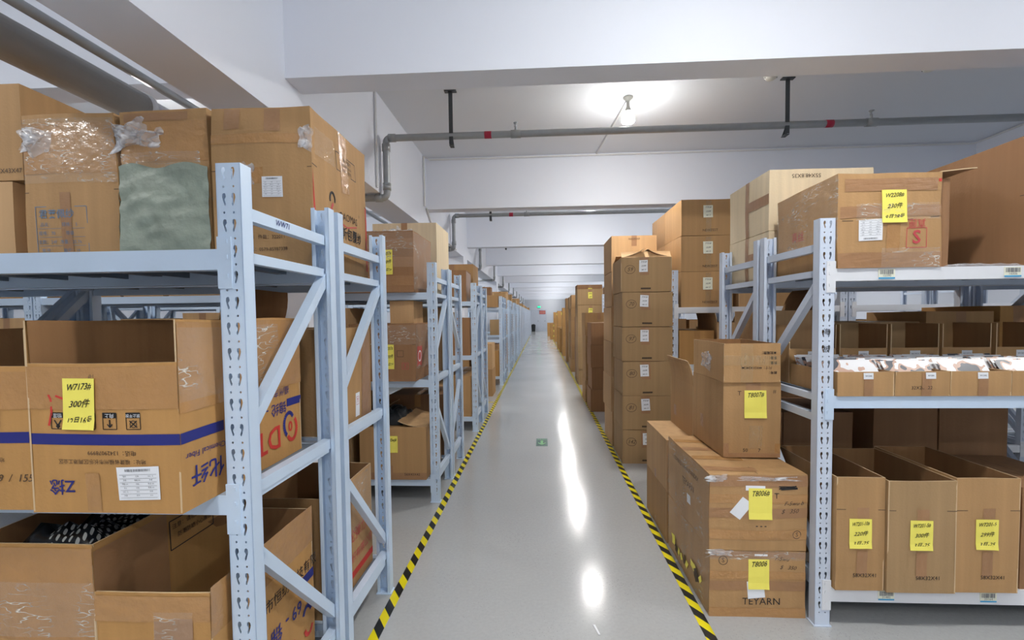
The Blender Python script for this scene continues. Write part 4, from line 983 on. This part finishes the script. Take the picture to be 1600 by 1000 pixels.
# lower shelf
for k, (xl, w_, ln) in enumerate(((1.418, .226, ['W7201-10#', '220件', '3月-25']), (1.648, .315, ['W7201-5#', '300件', '3月-25']), (1.968, .290, ['W7201-9', '299件', '3月-25']))):
    o, S = carton(w_, .53, .555 - .01 * (k == 1), (xl + w_ / 2, 2.205 - .012 * (k == 1), .20), 0, 'card' if k != 1 else 'card_grey', True, None, .003, .004, 140 + k, n=8,
        label=('open box nearest the post', 'middle open box', 'third open box from the post')[k] + ' on the right bottom shelf, yellow note', group='noted open boxes on the right bottom shelf',
        prints=lambda mb, S: (put_text(mb, S, 'front', '58X32X41', S.w * .6, .075, .026, 4), stroke(mb, S, 'front', [(.0, .40), (S.w, .40)], .003, 3)))
    tape(o, S, 'front', w_ * .42, w_ * .42 + .055, .33, .41, 'tape_dull'); note(o, S, 'front', w_ * .48, .285, .102, .145, ln); tape(o, S, 'front', w_ * .42, w_ * .42 + .05, .08, .2, 'tape_dull')
carton(.40, .5, .50, (2.50, 2.24, .20), 0, 'card_dark', False, label='brown box right of the three noted boxes, right bottom shelf')
o = lump('plastic_bag', -.12, .12, 0, .4, 0, .16, 'bag_black', 'dark plastic bag inside the middle open box, right bottom shelf', 'bag', 3); o.location = (1.805, 2.27, .45)
# rear half of the first right row
for k, (xl, w_) in enumerate(((1.42, .09), (1.515, .42), (2.06, .38), (2.45, .40))):
    for r_, (z, h_) in enumerate(((.20, .49), (.693, .235))):
        if z + h_ > 1.08: continue
        carton(w_, .5, h_ if k < 2 else (.40, .48)[r_] * .9, (xl + w_ / 2, 2.87, z if k < 2 else (.20, .565)[r_]), 0, 'card_dark', False, label='%s dark box, %s from the aisle, rear bottom shelf of first right row' % (('lower', 'upper')[r_], ORD[k]), seam=False)
fill(1, RX, 2.85, 1.145, .50, 4, W(0, 1, 'right', 'middle shelf'), 801, notes=0, hf=.9)
# second right row top: three tall stacked boxes
for k in range(3):
    for dd_ in (0, 1):
        o, S = carton(.52, .60 - .02 * dd_, .362, (1.705, 4.70 + dd_ * .61, 1.62 + .366 * k), 0, 'card', False, None, .003, .006, 150 + k + dd_ * 5, n=6, label='%s box of the %s pile with white tags, second right row top' % (('lowest', 'middle', 'topmost')[k], ('front', 'rear')[dd_]), group='boxes with white tags on the second right row',
            prints=lambda mb, S: put_text(mb, S, 'front', 'NEWZEST', .29, .05, .034, 4))
        if dd_ == 0: tape(o, S, 'front', .245, .30, .03, .35, 'clear_tape', wob=.004); note(o, S, 'front', .265, .24, .095, .125, ['TT51#', '10.04', '08:13'], 'paper_cream', off=.006)
fill(1, RX, 4.68, 1.62, .75, 2, W(1, 0, 'right', 'top'), 811, start=.68, count0=1, notes=0)
RSH = [(.20, 'bottom shelf', .66), (1.03, 'middle shelf', .46), (1.62, 'top', .7)]
for i, y in enumerate(RIGHT):
    if i == 0: continue
    for j in (0, 1):
        for li, (z, nm, room) in enumerate(RSH):
            if i == 1 and li == 2: continue
            sd += 1
            if (i == 2 and (li == 0 or j == 1)) or (i > 2 and (li < 2 or j == 1)) or i > 6: continue
            fill(1, RX, y + j * GAP, z, room, 3 if i < 3 else 1, W(i, j, 'right', nm), sd + 900, notes=.1, openp=.3 if i == 1 else .1)
            
            if i == 1 and li and (j == 0 or li == 1):
                for kb, nb in ((1, 'outer bay, '), (2, 'far outer bay, ')): fill(1, RX + 1.76 * kb, y + j * GAP, z, room, 3, nb + W(i, j, 'right', nm), sd + 1500 * kb, notes=0, hmin=.34)
# barcode tags on the beams (parts of the near right rack)
rk = PROTO['Ra']
def beam_tag(x, z, parent, w_=.075, h_=.04):
    mb = MB(); y = -.0012; px, py = parent.location.x, parent.location.y
    mb.box(x - px - w_ / 2, x - px + w_ / 2, y, .0018, z - h_ / 2, z + h_ / 2); o = mb.build('barcode_tag', 'paper_cream', parent)
    tb = MB(); q = random.Random(int(x * 100)); a = -w_ * .42
    while a < w_ * .4: d_ = q.choice((.0016, .003)); tb.box(x - px + a, x - px + a + d_, y - .001, y - .0002, z - h_ * .1, z + h_ * .42); a += d_ + q.choice((.0016, .003))
    tv, tf = text_geo('%05d' % q.randint(10000, 66000)); tb.raw([(x - px + v.x * .016, y - .0005, z - h_ * .28 + v.y * .016) for v in tv], tf); tb.build('barcode', 'ink_grey', o)
    sb = MB(); sb.box(x - px - w_ / 2, x - px + w_ / 2, y - .0006, y, z - h_ / 2 - .006, z - h_ / 2 + .001); sb.build('blue_strip', 'tag_blue', o)
for x, z in ((1.648, 1.733), (2.217, 1.733), (1.675, .165), (2.15, .165)): beam_tag(x, z, rk)
# hand lettering on the near braces
for (txt, y, z, par) in (('WW71', 1.50, 1.870, PROTO['La']),):
    tb = MB(); tv, tf = text_geo(txt, 0, .2); tb.raw([(-.0365 + .0185, y - 1.26 + v.x * .028, z + v.y * .028) for v in tv], tf); tb.build('marker_lettering', 'ink_blue', par)
for k, ch in enumerate('海板'):
    tb = MB(); tv, tf = text_geo(ch, 0, .1); tb.raw([(.036 + v.x * .034, -.0012, 1.455 - .085 * k + v.y * .034) for v in tv], tf); tb.build('marker_lettering', 'ink_black', PROTO['Ra'])
# litter on the floor
mb = MB(); mb.hexa([(0, 0, .0005), (.012, 0, .0005), (.03, -.07, .0005), (.02, -.07, .0005), (0, 0, .003), (.012, 0, .003), (.03, -.07, .003), (.02, -.07, .003)])
o = mb.build('paper_scrap', 'paper_white'); o.location = (.245, 2.2, 0); tag(o, 'small white paper scrap lying on the aisle floor', 'litter')
